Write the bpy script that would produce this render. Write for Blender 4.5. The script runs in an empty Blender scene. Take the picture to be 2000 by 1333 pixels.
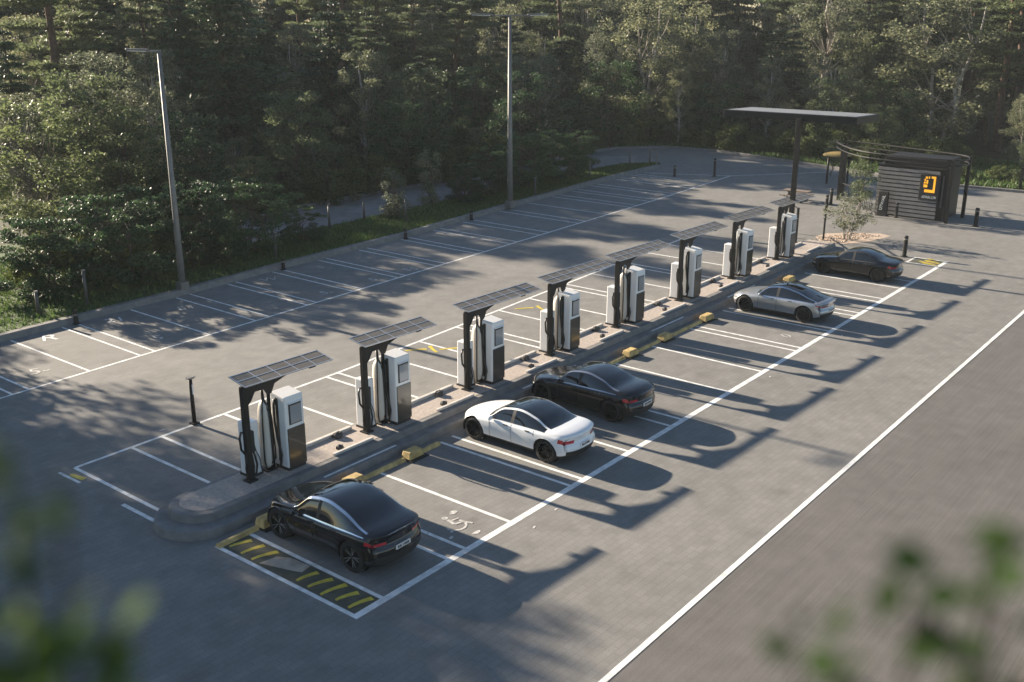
import bpy, math, random
import numpy as np
from mathutils import Vector, Matrix, Quaternion
R = math.radians
random.seed(7)
S = bpy.context.scene
COL = S.collection

# ------------------------------------------------------------------ helpers
class MB:
    """collects shapes, then links them as ONE mesh object"""
    def __init__(s): s.v = []; s.f = []; s.m = []
    def add(s, vs, fs, m=0):
        o = len(s.v); s.v += [tuple(p) for p in vs]
        for f in fs: s.f.append(tuple(i + o for i in f)); s.m.append(m)
    def box(s, c, d, rot=None, m=0, taper=1.0):
        hx, hy, hz = d[0]/2, d[1]/2, d[2]/2
        vs = []
        for z in (-1, 1):
            k = taper if z > 0 else 1.0
            for x, y in ((-1, -1), (1, -1), (1, 1), (-1, 1)): vs.append(Vector((x*hx*k, y*hy*k, z*hz)))
        if rot is not None: vs = [rot @ p for p in vs]
        s.add([p + Vector(c) for p in vs], [(0, 3, 2, 1), (4, 5, 6, 7), (0, 1, 5, 4), (1, 2, 6, 5), (2, 3, 7, 6), (3, 0, 4, 7)], m)
    def beam(s, a, b, w, h, m=0, up=(0, 0, 1)):
        a, b = Vector(a), Vector(b); d = (b - a); L = d.length; d.normalize()
        u = Vector(up)
        if abs(d.dot(u)) > .98: u = Vector((0, 1, 0))
        sx = d.cross(u).normalized(); sz = sx.cross(d)
        s.box((a + b)/2, (w, L, h), Matrix((sx, d, sz)).transposed(), m)
    def prism(s, poly, z0, z1, m=0, inset=0.0, cap=True):
        n = len(poly); c = Vector((sum(p[0] for p in poly)/n, sum(p[1] for p in poly)/n))
        top = poly
        if inset:
            top = inset_poly(poly, inset)
        vs = [(p[0], p[1], z0) for p in poly] + [(p[0], p[1], z1) for p in top]
        fs = [(i, (i+1) % n, n + (i+1) % n, n + i) for i in range(n)]
        if cap: fs.append(tuple(range(n, 2*n)))
        s.add(vs, fs, m)
    def sheet(s, poly, z, m=0):
        s.add([(p[0], p[1], z) for p in poly], [tuple(range(len(poly)))], m)
    def tube(s, path, r, n=8, m=0, caps=True):
        pts = [Vector(p) for p in path]; k = len(pts)
        rs = r if isinstance(r, (list, tuple)) else [r]*k
        vs = []; fs = []; ref = None
        for i, p in enumerate(pts):
            d = (pts[min(i+1, k-1)] - pts[max(i-1, 0)]).normalized()
            if ref is None:
                ref = d.orthogonal().normalized()
            else:
                ref = (ref - d*ref.dot(d))
                ref = ref.normalized() if ref.length > 1e-6 else d.orthogonal().normalized()
            b = d.cross(ref)
            for j in range(n):
                a = 2*math.pi*j/n
                vs.append(p + (ref*math.cos(a) + b*math.sin(a))*rs[i])
        for i in range(k-1):
            for j in range(n):
                a, b2 = i*n + j, i*n + (j+1) % n
                fs.append((a, b2, b2 + n, a + n))
        if caps:
            fs.append(tuple(reversed(range(n)))); fs.append(tuple(range((k-1)*n, k*n)))
        s.add(vs, fs, m)
    def lathe(s, prof, c=(0, 0, 0), axis='z', n=20, m=0, arc=(0, 360)):
        full = abs(arc[1] - arc[0]) >= 359.9
        k = n if full else n + 1
        vs = []; fs = []
        for r, h in prof:
            for j in range(k):
                a = R(arc[0] + (arc[1]-arc[0])*j/n)
                x, y = r*math.cos(a), r*math.sin(a)
                p = (x, y, h) if axis == 'z' else (h, x, y)
                vs.append((p[0]+c[0], p[1]+c[1], p[2]+c[2]))
        for i in range(len(prof)-1):
            for j in range(n):
                a, b = i*k + j, i*k + (j+1) % k
                fs.append((a, b, b + k, a + k))
        s.add(vs, fs, m)
    def mesh(s, name, mats, smooth=False, angle=None):
        me = bpy.data.meshes.new(name)
        me.from_pydata(s.v, [], s.f)
        for mt in (mats if isinstance(mats, (list, tuple)) else [mats]): me.materials.append(mt)
        if any(s.m): me.polygons.foreach_set('material_index', s.m)
        if smooth: me.polygons.foreach_set('use_smooth', [True]*len(me.polygons))
        me.update()
        return me
    def build(s, name, mats, parent=None, smooth=False, bevel=0, weld=False, loc=None):
        o = bpy.data.objects.new(name, s.mesh(name, mats, smooth))
        COL.objects.link(o)
        if parent is not None: o.parent = parent
        if loc is not None: o.location = loc
        if bevel:
            b = o.modifiers.new('bevel', 'BEVEL'); b.width = bevel; b.segments = 2; b.limit_method = 'ANGLE'; b.angle_limit = R(40)
        return o

def inset_poly(poly, d):
    n = len(poly); out = []
    for i in range(n):
        p0, p1, p2 = Vector(poly[i-1]), Vector(poly[i]), Vector(poly[(i+1) % n])
        a = (p1-p0).normalized(); b = (p2-p1).normalized()
        na, nb = Vector((-a.y, a.x)), Vector((-b.y, b.x))
        k = (na + nb); k = k/max(.2, 1 + na.dot(nb))
        out.append((p1.x + k.x*d, p1.y + k.y*d))
    return out

def empty(name, loc=(0, 0, 0), rz=0, parent=None):
    o = bpy.data.objects.new(name, None); COL.objects.link(o)
    o.location = loc; o.rotation_euler = (0, 0, rz); o.empty_display_size = .2
    if parent is not None: o.parent = parent
    return o
def tag(o, label=None, cat=None, group=None, kind=None):
    for k, v in (('label', label), ('category', cat), ('group', group), ('kind', kind)):
        if v: o[k] = v
    return o
KIDS = {}
def kids(o):
    return [c for c in COL.objects if c.parent == o]
def copy_tree(o, parent=None):
    c = o.copy(); COL.objects.link(c)
    if parent is not None: c.parent = parent
    for ch in kids(o): copy_tree(ch, c)
    return c

# ------------------------------------------------------------------ materials
def mat(name, col, rough=.6, metal=0, spec=.5, coat=0, emit=None, noise=0, nscale=8, bump=0, bscale=40, trans=0):
    m = bpy.data.materials.new(name); m.use_nodes = True
    nt = m.node_tree; b = nt.nodes['Principled BSDF']
    b.inputs['Base Color'].default_value = (*col, 1); b.inputs['Roughness'].default_value = rough
    b.inputs['Metallic'].default_value = metal; b.inputs['Specular IOR Level'].default_value = spec
    b.inputs['Coat Weight'].default_value = coat; b.inputs['Coat Roughness'].default_value = .03
    if emit: b.inputs['Emission Color'].default_value = (*emit[0], 1); b.inputs['Emission Strength'].default_value = emit[1]
    tc = nt.nodes.new('ShaderNodeTexCoord')
    if noise:
        n = nt.nodes.new('ShaderNodeTexNoise'); n.inputs['Scale'].default_value = nscale; n.inputs['Detail'].default_value = 6
        nt.links.new(tc.outputs['Object'], n.inputs['Vector'])
        mr = nt.nodes.new('ShaderNodeMapRange'); mr.inputs[1].default_value = .3; mr.inputs[2].default_value = .7
        mr.inputs[3].default_value = 1-noise; mr.inputs[4].default_value = 1+noise
        nt.links.new(n.outputs['Fac'], mr.inputs[0])
        mx = nt.nodes.new('ShaderNodeVectorMath'); mx.operation = 'SCALE'; mx.inputs[0].default_value = col
        nt.links.new(mr.outputs[0], mx.inputs['Scale']); nt.links.new(mx.outputs[0], b.inputs['Base Color'])
    if bump:
        n2 = nt.nodes.new('ShaderNodeTexNoise'); n2.inputs['Scale'].default_value = bscale; n2.inputs['Detail'].default_value = 4
        nt.links.new(tc.outputs['Object'], n2.inputs['Vector'])
        bp = nt.nodes.new('ShaderNodeBump'); bp.inputs['Strength'].default_value = bump; bp.inputs['Distance'].default_value = .02
        nt.links.new(n2.outputs['Fac'], bp.inputs['Height']); nt.links.new(bp.outputs[0], b.inputs['Normal'])
    return m

def leaf_mat(name, col, var=.35, transl=.35, warm=(1.14, 1.03, .85)):
    m = bpy.data.materials.new(name); m.use_nodes = True
    nt = m.node_tree; N = nt.nodes; Lk = nt.links
    b = N['Principled BSDF']; out = N['Material Output']
    b.inputs['Roughness'].default_value = .5; b.inputs['Specular IOR Level'].default_value = .3
    geo = N.new('ShaderNodeNewGeometry'); oi = N.new('ShaderNodeObjectInfo')
    r1 = N.new('ShaderNodeMapRange'); r1.inputs[3].default_value = 1-var; r1.inputs[4].default_value = 1+var
    Lk.new(geo.outputs['Random Per Island'], r1.inputs[0])
    r2 = N.new('ShaderNodeMapRange'); r2.inputs[3].default_value = .78; r2.inputs[4].default_value = 1.25
    Lk.new(oi.outputs['Random'], r2.inputs[0])
    mu = N.new('ShaderNodeMath'); mu.operation = 'MULTIPLY'; Lk.new(r1.outputs[0], mu.inputs[0]); Lk.new(r2.outputs[0], mu.inputs[1])
    mix = N.new('ShaderNodeMix'); mix.data_type = 'RGBA'
    mix.inputs['A'].default_value = (*col, 1); mix.inputs['B'].default_value = (col[0]*warm[0], col[1]*warm[1], col[2]*warm[2], 1)
    Lk.new(oi.outputs['Random'], mix.inputs['Factor'])
    sc = N.new('ShaderNodeVectorMath'); sc.operation = 'SCALE'
    Lk.new(mix.outputs['Result'], sc.inputs[0]); Lk.new(mu.outputs[0], sc.inputs['Scale'])
    Lk.new(sc.outputs[0], b.inputs['Base Color'])
    tr = N.new('ShaderNodeBsdfTranslucent'); Lk.new(sc.outputs[0], tr.inputs['Color'])
    ms = N.new('ShaderNodeMixShader'); ms.inputs[0].default_value = transl
    Lk.new(b.outputs[0], ms.inputs[1]); Lk.new(tr.outputs[0], ms.inputs[2]); Lk.new(ms.outputs[0], out.inputs['Surface'])
    return m

def ground_mat(name, colA, colB, brick=None, streak=False, big=.25, rough=.8, mortar=.75, bump=.25):
    m = bpy.data.materials.new(name); m.use_nodes = True
    nt = m.node_tree; N = nt.nodes; Lk = nt.links; b = N['Principled BSDF']
    b.inputs['Roughness'].default_value = rough; b.inputs['Specular IOR Level'].default_value = .3
    tc = N.new('ShaderNodeTexCoord')
    def noise(scale, detail=5, vec=None):
        n = N.new('ShaderNodeTexNoise'); n.inputs['Scale'].default_value = scale; n.inputs['Detail'].default_value = detail
        Lk.new(vec if vec is not None else tc.outputs['Object'], n.inputs['Vector']); return n.outputs['Fac']
    def rng(fac, lo, hi, a=.3, c=.7):
        r = N.new('ShaderNodeMapRange'); r.inputs[1].default_value = a; r.inputs[2].default_value = c
        r.inputs[3].default_value = lo; r.inputs[4].default_value = hi; Lk.new(fac, r.inputs[0]); return r.outputs[0]
    def mul(a, c):
        q = N.new('ShaderNodeMath'); q.operation = 'MULTIPLY'; Lk.new(a, q.inputs[0]); Lk.new(c, q.inputs[1]); return q.outputs[0]
    mix = N.new('ShaderNodeMix'); mix.data_type = 'RGBA'
    mix.inputs['A'].default_value = (*colA, 1); mix.inputs['B'].default_value = (*colB, 1)
    Lk.new(rng(noise(.22, 7), 0, 1, .35, .65), mix.inputs['Factor'])
    f = rng(noise(1.4, 8), 1-big*.6, 1+big*.6)
    f = mul(f, rng(noise(26, 4), 1-big*.5, 1+big*.5))
    if brick: f = mul(f, rng(noise(.75, 3), 1.0, .86, .60, .72))
    col = mix.outputs['Result']; hgt = None
    if streak:
        mp = N.new('ShaderNodeMapping'); mp.inputs['Scale'].default_value = (.12, 9, 1); Lk.new(tc.outputs['Object'], mp.inputs[0])
        f = mul(f, rng(noise(1.0, 6, mp.outputs[0]), .94, 1.06))
        mp2 = N.new('ShaderNodeMapping'); mp2.inputs['Scale'].default_value = (.35, 45, 1); Lk.new(tc.outputs['Object'], mp2.inputs[0])
        f = mul(f, rng(noise(1.0, 3, mp2.outputs[0]), .84, 1.06, .25, .6))
    if brick:
        bw, bh, rz = brick
        mp = N.new('ShaderNodeMapping'); mp.inputs['Rotation'].default_value = (0, 0, rz); Lk.new(tc.outputs['Object'], mp.inputs[0])
        wob = N.new('ShaderNodeTexNoise'); wob.inputs['Scale'].default_value = 3; Lk.new(mp.outputs[0], wob.inputs['Vector'])
        vm = N.new('ShaderNodeVectorMath'); vm.operation = 'MULTIPLY_ADD'; vm.inputs[1].default_value = (.03, .03, 0)
        Lk.new(wob.outputs['Color'], vm.inputs[0]); Lk.new(mp.outputs[0], vm.inputs[2])
        bt = N.new('ShaderNodeTexBrick'); bt.inputs['Scale'].default_value = 1; bt.inputs['Brick Width'].default_value = bw; bt.inputs['Row Height'].default_value = bh
        bt.inputs['Mortar Size'].default_value = .012; bt.inputs['Mortar Smooth'].default_value = .4
        bt.inputs['Color1'].default_value = (.94, .94, .94, 1); bt.inputs['Color2'].default_value = (1.05, 1.05, 1.05, 1); bt.inputs['Mortar'].default_value = (mortar, mortar, mortar, 1)
        Lk.new(vm.outputs[0], bt.inputs['Vector'])
        sp = N.new('ShaderNodeSeparateColor'); Lk.new(bt.outputs['Color'], sp.inputs[0]); f = mul(f, sp.outputs[0])
    sc = N.new('ShaderNodeVectorMath'); sc.operation = 'SCALE'; Lk.new(col, sc.inputs[0]); Lk.new(f, sc.inputs['Scale'])
    Lk.new(sc.outputs[0], b.inputs['Base Color'])
    bp = N.new('ShaderNodeBump'); bp.inputs['Strength'].default_value = bump; bp.inputs['Distance'].default_value = .015
    Lk.new(noise(18, 5), bp.inputs['Height']); Lk.new(bp.outputs[0], b.inputs['Normal'])
    return m

M = {}
M['paver'] = ground_mat('paver', (.178, .173, .163), (.198, .192, .181), (.40, .20, R(2)), big=.18, mortar=.84)
M['road'] = ground_mat('road_asphalt', (.112, .105, .100), (.126, .118, .113), None, True, big=.16)
M['path'] = ground_mat('path_asphalt', (.19, .175, .165), (.25, .235, .22), None)
M['soil'] = ground_mat('forest_soil', (.030, .034, .016), (.055, .055, .026), None, big=.5)
M['verge'] = ground_mat('verge_grass', (.040, .072, .022), (.068, .10, .034), None, big=.6)
M['kerb'] = mat('kerb_concrete', (.17, .165, .16), .85, noise=.2, nscale=3, bump=.3)
M['island'] = mat('island_concrete', (.25, .225, .20), .85, noise=.25, nscale=2, bump=.4)
M['islandtop'] = mat('island_gravel', (.36, .31, .27), .9, noise=.18, nscale=9, bump=.8, bscale=30)
M['sand'] = mat('sand_gravel', (.42, .33, .26), .9, noise=.35, nscale=9, bump=.9, bscale=25)
M['concrete'] = mat('pale_concrete', (.50, .47, .43), .8, noise=.12, nscale=4)
M['paint'] = mat('white_paint', (.68, .68, .66), .65, noise=.26, nscale=3.5)
M['faint'] = mat('worn_paint', (.42, .41, .39), .7, noise=.5, nscale=9)
M['yellow'] = mat('yellow_paint', (.52, .40, .04), .6, noise=.25, nscale=5)
M['ypaint'] = mat('yellow_kerb', (.46, .33, .13), .75, noise=.35, nscale=5, bump=.5)
M['patch'] = mat('patch_concrete', (.36, .30, .24), .9, noise=.3, nscale=3)
M['hatchbase'] = mat('hatch_ground', (.07, .07, .05), .85, noise=.3, nscale=3)
M['black'] = mat('black_metal', (.014, .0135, .013), .5, spec=.28)
M['rubber'] = mat('black_rubber', (.016, .016, .016), .7)
M['hose'] = mat('black_hose', (.014, .014, .015), .4)
M['white'] = mat('white_enamel', (.80, .79, .77), .28, coat=.3)
M['panel'] = mat('dark_brown_panel', (.040, .036, .031), .3, coat=.4)
M['screen'] = mat('grey_screen', (.30, .31, .32), .12, coat=.6)
M['cream'] = mat('cream_shroud', (.66, .60, .52), .45)
M['galv'] = mat('galvanised_steel', (.17, .165, .155), .55, metal=.2, noise=.15, nscale=3)
M['frame'] = mat('panel_frame', (.55, .56, .57), .35, metal=.7)
M['postgrey'] = mat('post_grey', (.075, .072, .068), .5)
M['lens'] = mat('lamp_lens', (.75, .75, .72), .2)
M['rock'] = mat('dark_rock', (.07, .065, .062), .85, noise=.4, nscale=6, bump=1)
M['chrome'] = mat('chrome', (.75, .75, .75), .14, metal=1)
M['glass'] = mat('tinted_glass', (.010, .012, .014), .04, spec=.7, coat=.5)
M['tyre'] = mat('tyre', (.012, .012, .012), .75)
M['rimblack'] = mat('rim_black', (.02, .02, .021), .25, metal=.4, coat=.4)
M['rimedge'] = mat('rim_machined', (.45, .45, .46), .25, metal=.9)
M['red'] = mat('red_lens', (.45, .012, .02), .12, coat=.8)
M['plate'] = mat('plate_white', (.75, .75, .74), .4)
M['ink'] = mat('plate_ink', (.02, .02, .03), .5)
M['plastic'] = mat('black_plastic', (.02, .02, .02), .6)
M['headlamp'] = mat('headlamp', (.7, .72, .75), .08, coat=1)
M['slat'] = mat('grey_slats', (.215, .205, .20), .55, noise=.12, nscale=3)
M['bark'] = mat('bark_brown', (.085, .062, .048), .9, noise=.45, nscale=7, bump=1, bscale=12)
M['barkred'] = mat('bark_red', (.105, .060, .042), .9, noise=.45, nscale=6, bump=1, bscale=12)
M['barkpale'] = mat('bark_pale', (.34, .30, .26), .8, noise=.5, nscale=5, bump=.6, bscale=12)
M['wood'] = mat('weathered_wood', (.17, .13, .10), .75, noise=.3, nscale=8)
M['orange'] = mat('orange_sign', (.80, .36, .02), .5, emit=((.95, .42, .02), .25))
M['signwhite'] = mat('sign_white', (.7, .7, .68), .5, emit=((.8, .8, .78), .05))
M['mustard'] = mat('mustard_roof', (.26, .18, .05), .55)
M['leafA'] = leaf_mat('leaf_olive', (.108, .142, .072), .45, .5)
M['leafB'] = leaf_mat('leaf_birch', (.150, .172, .112), .5, .5)
M['leafD'] = leaf_mat('leaf_dark', (.050, .094, .042), .45, .42)
M['needle'] = leaf_mat('needle_green', (.098, .132, .076), .45, .45, (1.2, 1.05, .85))
M['needleD'] = leaf_mat('needle_dark', (.036, .064, .036), .4, .2)
M['under'] = leaf_mat('leaf_undergrowth', (.066, .092, .032), .5, .4)
M['grass'] = leaf_mat('grass_blades', (.075, .125, .040), .5, .35)
M['front'] = leaf_mat('leaf_foreground', (.050, .088, .028), .35, .4, (1.2, 1.1, .85))
M['front'].node_tree.nodes['Principled BSDF'].inputs['Specular IOR Level'].default_value = .08
M['front'].node_tree.nodes['Principled BSDF'].inputs['Roughness'].default_value = .8
M['twig'] = mat('dark_twig', (.03, .025, .018), .9, spec=.1)

def solar_mat():
    m = bpy.data.materials.new('solar_cells'); m.use_nodes = True
    nt = m.node_tree; N = nt.nodes; b = N['Principled BSDF']
    tc = N.new('ShaderNodeTexCoord'); bt = N.new('ShaderNodeTexBrick'); bt.offset = 0
    bt.inputs['Scale'].default_value = 1; bt.inputs['Brick Width'].default_value = .104; bt.inputs['Row Height'].default_value = .104
    bt.inputs['Mortar Size'].default_value = .004
    bt.inputs['Color1'].default_value = (.130, .116, .098, 1); bt.inputs['Color2'].default_value = (.158, .142, .122, 1); bt.inputs['Mortar'].default_value = (.21, .20, .19, 1)
    nt.links.new(tc.outputs['Object'], bt.inputs['Vector']); nt.links.new(bt.outputs['Color'], b.inputs['Base Color'])
    b.inputs['Roughness'].default_value = .5; b.inputs['Specular IOR Level'].default_value = .12
    return m
M['solar'] = solar_mat()

# ------------------------------------------------------------------ camera (18 degrees down from 13.5 m)
AX = (.6251, -.2414, .7422, -.7805, -.1934, .5945, 0., -.9510, -.3093)
cam = bpy.data.cameras.new('camera'); co = bpy.data.objects.new('camera', cam); COL.objects.link(co)
mw = Matrix(((AX[0], -AX[1], -AX[2], 0), (AX[3], -AX[4], -AX[5], 0), (AX[6], -AX[7], -AX[8], 13.5), (0, 0, 0, 1)))
co.matrix_world = mw
cam.lens = 36.33; cam.sensor_width = 36; cam.clip_end = 2000; cam.clip_start = .05
cam.dof.use_dof = True; cam.dof.focus_distance = 40; cam.dof.aperture_fstop = .9
S.camera = co

# ------------------------------------------------------------------ light
EL, AZ = 19.2, -3.0
w = bpy.data.worlds.new('World'); S.world = w; w.use_nodes = True
sky = w.node_tree.nodes.new('ShaderNodeTexSky'); sky.sky_type = 'NISHITA'; sky.sun_disc = False
sky.sun_elevation = R(EL); sky.sun_rotation = R(AZ); sky.altitude = 100; sky.air_density = 1; sky.dust_density = .3; sky.ozone_density = 1.6
w.node_tree.links.new(sky.outputs[0], w.node_tree.nodes['Background'].inputs[0])
w.node_tree.nodes['Background'].inputs[1].default_value = .05
sl = bpy.data.lights.new('sun', 'SUN'); sl.energy = 5; sl.angle = R(.7); sl.color = (1, .86, .68)
so = bpy.data.objects.new('sun', sl); COL.objects.link(so)
sv = Vector((math.sin(R(AZ))*math.cos(R(EL)), math.cos(R(AZ))*math.cos(R(EL)), math.sin(R(EL))))
so.rotation_euler = (-sv).to_track_quat('-Z', 'Y').to_euler(); so.location = (0, 60, 60)
S.view_settings.view_transform = 'Standard'; S.view_settings.look = 'None'; S.view_settings.exposure = 1.74; S.view_settings.gamma = 1

# ------------------------------------------------------------------ ground, roads
def struct(name, mb, m, **k):
    o = mb.build(name, m, **k); o['kind'] = 'structure'; return o
g = MB(); g.sheet([(-300, -300), (600, -300), (600, 600), (-300, 600)], -.03); struct('ground', g, M['soil'])
lot = [(-120, 9.58), (-60, 9.58), (50, 10.15), (83.6, 10.55), (84.6, 18.3), (84.3, 23.5), (87.85, 36.3), (91, 47.5), (90.2, 52.7), (86.5, 56.2), (79, 56.6), (72, 50.5), (60, 47), (-120, 47)]
g = MB(); g.sheet(lot, 0); struct('pavement', g, M['paver'])
g = MB(); g.sheet([(-120, -40), (180, -40), (180, 10.9), (-120, 10.9)], -.006)
struct('road', g, M['road'])
g = MB(); g.prism([(-120, -36), (180, -36), (180, 3.1), (-120, 3.1)], -.02, .12); struct('sidewalk', g, M['island'])
# path through the trees behind the grass verge
path = [(36, 49.7), (41.5, 49.6), (46, 50.0), (54.4, 50.2), (66, 51), (74, 51.2), (80, 50), (84, 52), (79, 56.62), (72, 57), (60, 56), (47, 56.2), (40, 55), (36, 52.5)]
g = MB(); g.sheet(path, .004); struct('path', g, M['path'])
KERB = [(-60, 42.2), (10, 42.4), (18.83, 42.62), (28.03, 42.98), (34.6, 43.45), (44.4, 43.75), (56.1, 44.9), (70.9, 46.15), (78.6, 46.3)]
outer = [(x, y + .42) for x, y in KERB]
g = MB()
for i in range(len(KERB)-1):
    a, b, c, d = KERB[i], KERB[i+1], outer[i+1], outer[i]
    a2, b2 = (a[0], a[1]+.10), (b[0], b[1]+.10)
    g.add([(*a, 0), (*b, 0), (*b2, .27), (*a2, .27), (*c, .27), (*d, .27), (*c, .0), (*d, .0)],
          [(0, 1, 2, 3), (3, 2, 4, 5), (5, 4, 6, 7)])
g.add([(78.6, 46.3, 0), (78.6, 46.72, 0), (78.6, 46.72, .27), (78.6, 46.4, .27)], [(0, 1, 2, 3)])
struct('kerb', g, M['kerb'])
vg = [(x, y + .42) for x, y in KERB[1:]] + [(79.4, 47.0), (79.2, 48.3), (77, 49.3), (70, 49.9), (57, 49.6), (45, 49.2), (36, 49), (35.4, 53), (30, 60), (10, 60)]
g = MB(); g.prism(vg, -.02, .2); struct('verge', g, M['verge'])
# kerb on the far side of the lot
far = [(83.5, 5), (84.7, 18.3), (84.4, 23.5), (87.95, 36.3), (91.1, 47.5), (90.3, 52.8), (86.6, 56.3), (79, 56.75), (72, 57.1), (60, 56.1), (47, 56.3), (40, 55.1)]
g = MB()
for i in range(len(far)-1): g.beam((*far[i], .09), (*far[i+1], .09), .32, .22)
struct('far_kerb', g, M['kerb'])
g = MB(); g.prism([(84.9, 2), (84.9, 18.3), (84.6, 23.5), (88.1, 36.3), (91.3, 47.5), (90.5, 52.9), (86.6, 56.5), (79, 56.9), (72, 57.3), (60, 56.3), (47, 56.5), (40, 55.3), (34, 58), (34, 66), (95, 66), (104, 40), (100, 2)], -.025, .05)
struct('far_verge', g, M['verge'])

# ------------------------------------------------------------------ painted markings
Z1, Z2 = .004, .008
mk = MB()
def line(a, b, wd=.13, z=Z1, mb=None):
    a, b = Vector(a), Vector(b); d = (b-a).normalized(); n = Vector((-d.y, d.x))*wd/2
    (mb or mk).sheet([a-n, b-n, b+n, a+n], z)
def jit(): return random.uniform(-.03, .03)
# lane edge
line((-60, 9.62), (50, 10.2), .145); line((50, 10.2), (83.6, 10.6), .145)
# charging stalls, camera side
line((13.92, 15.85), (58.5, 16.05), .2)
for x in (13.98, 14.93, 17.27, 17.95, 19.83, 22.68, 23.28, 25.85, 28.5, 29.25, 32.66, 35.46, 38.65, 39.16, 42.1, 42.64, 45.04, 45.66, 48.06, 48.75, 51.2, 52.9, 57.0):
    line((x, 15.95), (x + jit(), 21.15 + jit()), .12, .0041)
line((58.45, 16.05), (58.45, 17.8), .12, .0041); line((57, 17.75), (58.5, 17.75), .1, .0043)
# stalls behind the island
bl = [(14.2, 28.55), (25, 28.72), (31, 29.04), (49, 30.16), (56, 30.5)]
for i in range(4): line(bl[i], bl[i+1], .13)
def yb(x): return float(np.interp(x, [p[0] for p in bl], [p[1] for p in bl]))
for x in (14.2, 16.15, 17.27, 19.76, 21.9, 24.5, 25.1, 27.6, 29.9, 32.4, 33.0, 35.6, 38.1, 40.8, 41.4, 44.0, 46.6, 47.2, 50, 52.6):
    line((x, 23.3), (x, yb(x)), .12, .0041)
line((13.76, 22.9), (13.76, 25.2), .13); line((13.74, 27.45), (13.72, 28.6), .1)
# left row along the kerb
cl = [(-20, 34.4), (15.6, 36.18), (25, 36.66), (37.8, 37.25), (47, 37.66), (58, 38.2), (66, 38.6), (78.3, 39.5)]
for i in range(len(cl)-1): line(cl[i], cl[i+1], .12)
def yc(x): return float(np.interp(x, [p[0] for p in cl], [p[1] for p in cl]))
def yk(x): return float(np.interp(x, [p[0] for p in KERB], [p[1] for p in KERB]))
for x in (10.2, 13.0, 13.6, 16.1, 16.75, 17.65, 19.22, 21.51, 22.2, 24.96, 27.5, 28.3, 30.65, 31.22, 33.69, 34.31, 37.0, 37.6, 40.16, 40.85, 43.72, 44.4, 46.9, 47.6, 50, 50.95, 52.38, 54.4, 55.3, 58.1, 61.25, 62.2, 64.1, 65.0, 67.0, 68, 70.9, 71.8, 73.5, 74.3):
    if x in (17.65, 52.38): continue
    line((x, yc(x)), (x + jit(), yk(x) - .1 + jit()), .10, .0041)
line((78.3, 39.5), (75.2, 46.0), .1, .0043); line((78.3, 39.5), (86, 33.5), .1, .0043)
struct('road_markings', mk, M['paint'])

def glyph(txt, x, y, size, rz, m, z=Z2, shear=0):
    cu = bpy.data.curves.new('painted_number', 'FONT'); cu.body = txt; cu.size = size; cu.align_x = 'CENTER'; cu.align_y = 'CENTER'; cu.shear = shear
    t = bpy.data.objects.new('painted_number', cu)
    COL.objects.link(t)
    dg = bpy.context.evaluated_depsgraph_get()
    me = bpy.data.meshes.new_from_object(t.evaluated_get(dg)); COL.objects.unlink(t); bpy.data.objects.remove(t)
    me.materials.clear(); me.materials.append(m)
    o = bpy.data.objects.new('painted_number', me); COL.objects.link(o)
    o.location = (x, y, z); o.rotation_euler = (0, 0, rz)
    o['kind'] = 'structure'; o.name = 'stall_marking'
    return o
for txt, x, y, sz in (('5', 23.3, 38.0, 1.0), ('5-', 18.0, 37.9, 1.0), ('21', 23.6, 41.8, .9), ('E1', 26.8, 41.0, .9), ('W', 32.6, 42.2, .9), ('5-', 32.7, 37.9, .9), ('5', 35.9, 37.95, .9),
                      ('S5', 38.7, 37.95, .9), ('5', 36.0, 42.1, .8), ('0', 40.3, 17.2, .75), ('-', 30.7, 36.2, .9), ('-', 37.1, 36.6, .9), ('-', 17.6, 29.1, .8), ('2', 54.4, 38.9, .9), ('5', 65.8, 39.4, .9)):
    glyph(txt, x, y, sz, R(-20), M['faint'] if y < 40 or x > 25 else M['paint'])
glyph('R', 20.4, 41.6, 1.2, R(-25), M['paint'])
for x, y, rz in ((19.98, 15.29, .3), (35.1, 15.55, .2), (41.8, 15.4, .5), (21.2, 15.45, .1)): glyph('-', x, y, .6, rz, M['faint'])
# pale figure in the second stall
sy = MB()
P0 = Vector((18.75, 17.0))
def arc2(cx, cy, r, a0, a1, wd, n=12):
    for i in range(n):
        a, b = R(a0 + (a1-a0)*i/n), R(a0 + (a1-a0)*(i+1)/n)
        sy.sheet([(P0.x+cx+(r-wd/2)*math.cos(a), P0.y+cy+(r-wd/2)*math.sin(a)), (P0.x+cx+(r+wd/2)*math.cos(a), P0.y+cy+(r+wd/2)*math.sin(a)),
                  (P0.x+cx+(r+wd/2)*math.cos(b), P0.y+cy+(r+wd/2)*math.sin(b)), (P0.x+cx+(r-wd/2)*math.cos(b), P0.y+cy+(r-wd/2)*math.sin(b))], Z2)
arc2(0, 0, .30, 170, 380, .07); arc2(.10, .48, .05, 0, 360, .08)
line(P0 + Vector((.09, .38)), P0 + Vector((.02, .05)), .1, .0085, sy); line(P0 + Vector((.02, .05)), P0 + Vector((.3, -.05)), .08, .0087, sy)
line(P0 + Vector((.3, -.05)), P0 + Vector((.38, -.3)), .07, .0089, sy); line(P0 + Vector((.08, .25)), P0 + Vector((.36, .2)), .06, .0091, sy)
struct('stall_marking', sy, M['faint'])
# worn light patches round the figure
wp = MB()
for i in range(5):
    x, y = 17.75 + random.random()*1.9, 16.25 + random.random()*1.6; r = random.uniform(.05, .16); n = 7
    wp.sheet([(x + r*random.uniform(.5, 1.6)*math.cos(2*math.pi*k/n), y + r*random.uniform(.4, 1)*math.sin(2*math.pi*k/n)) for k in range(n)], .0062 + i*.0001)
struct('stall_marking', wp, M['faint'])
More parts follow.
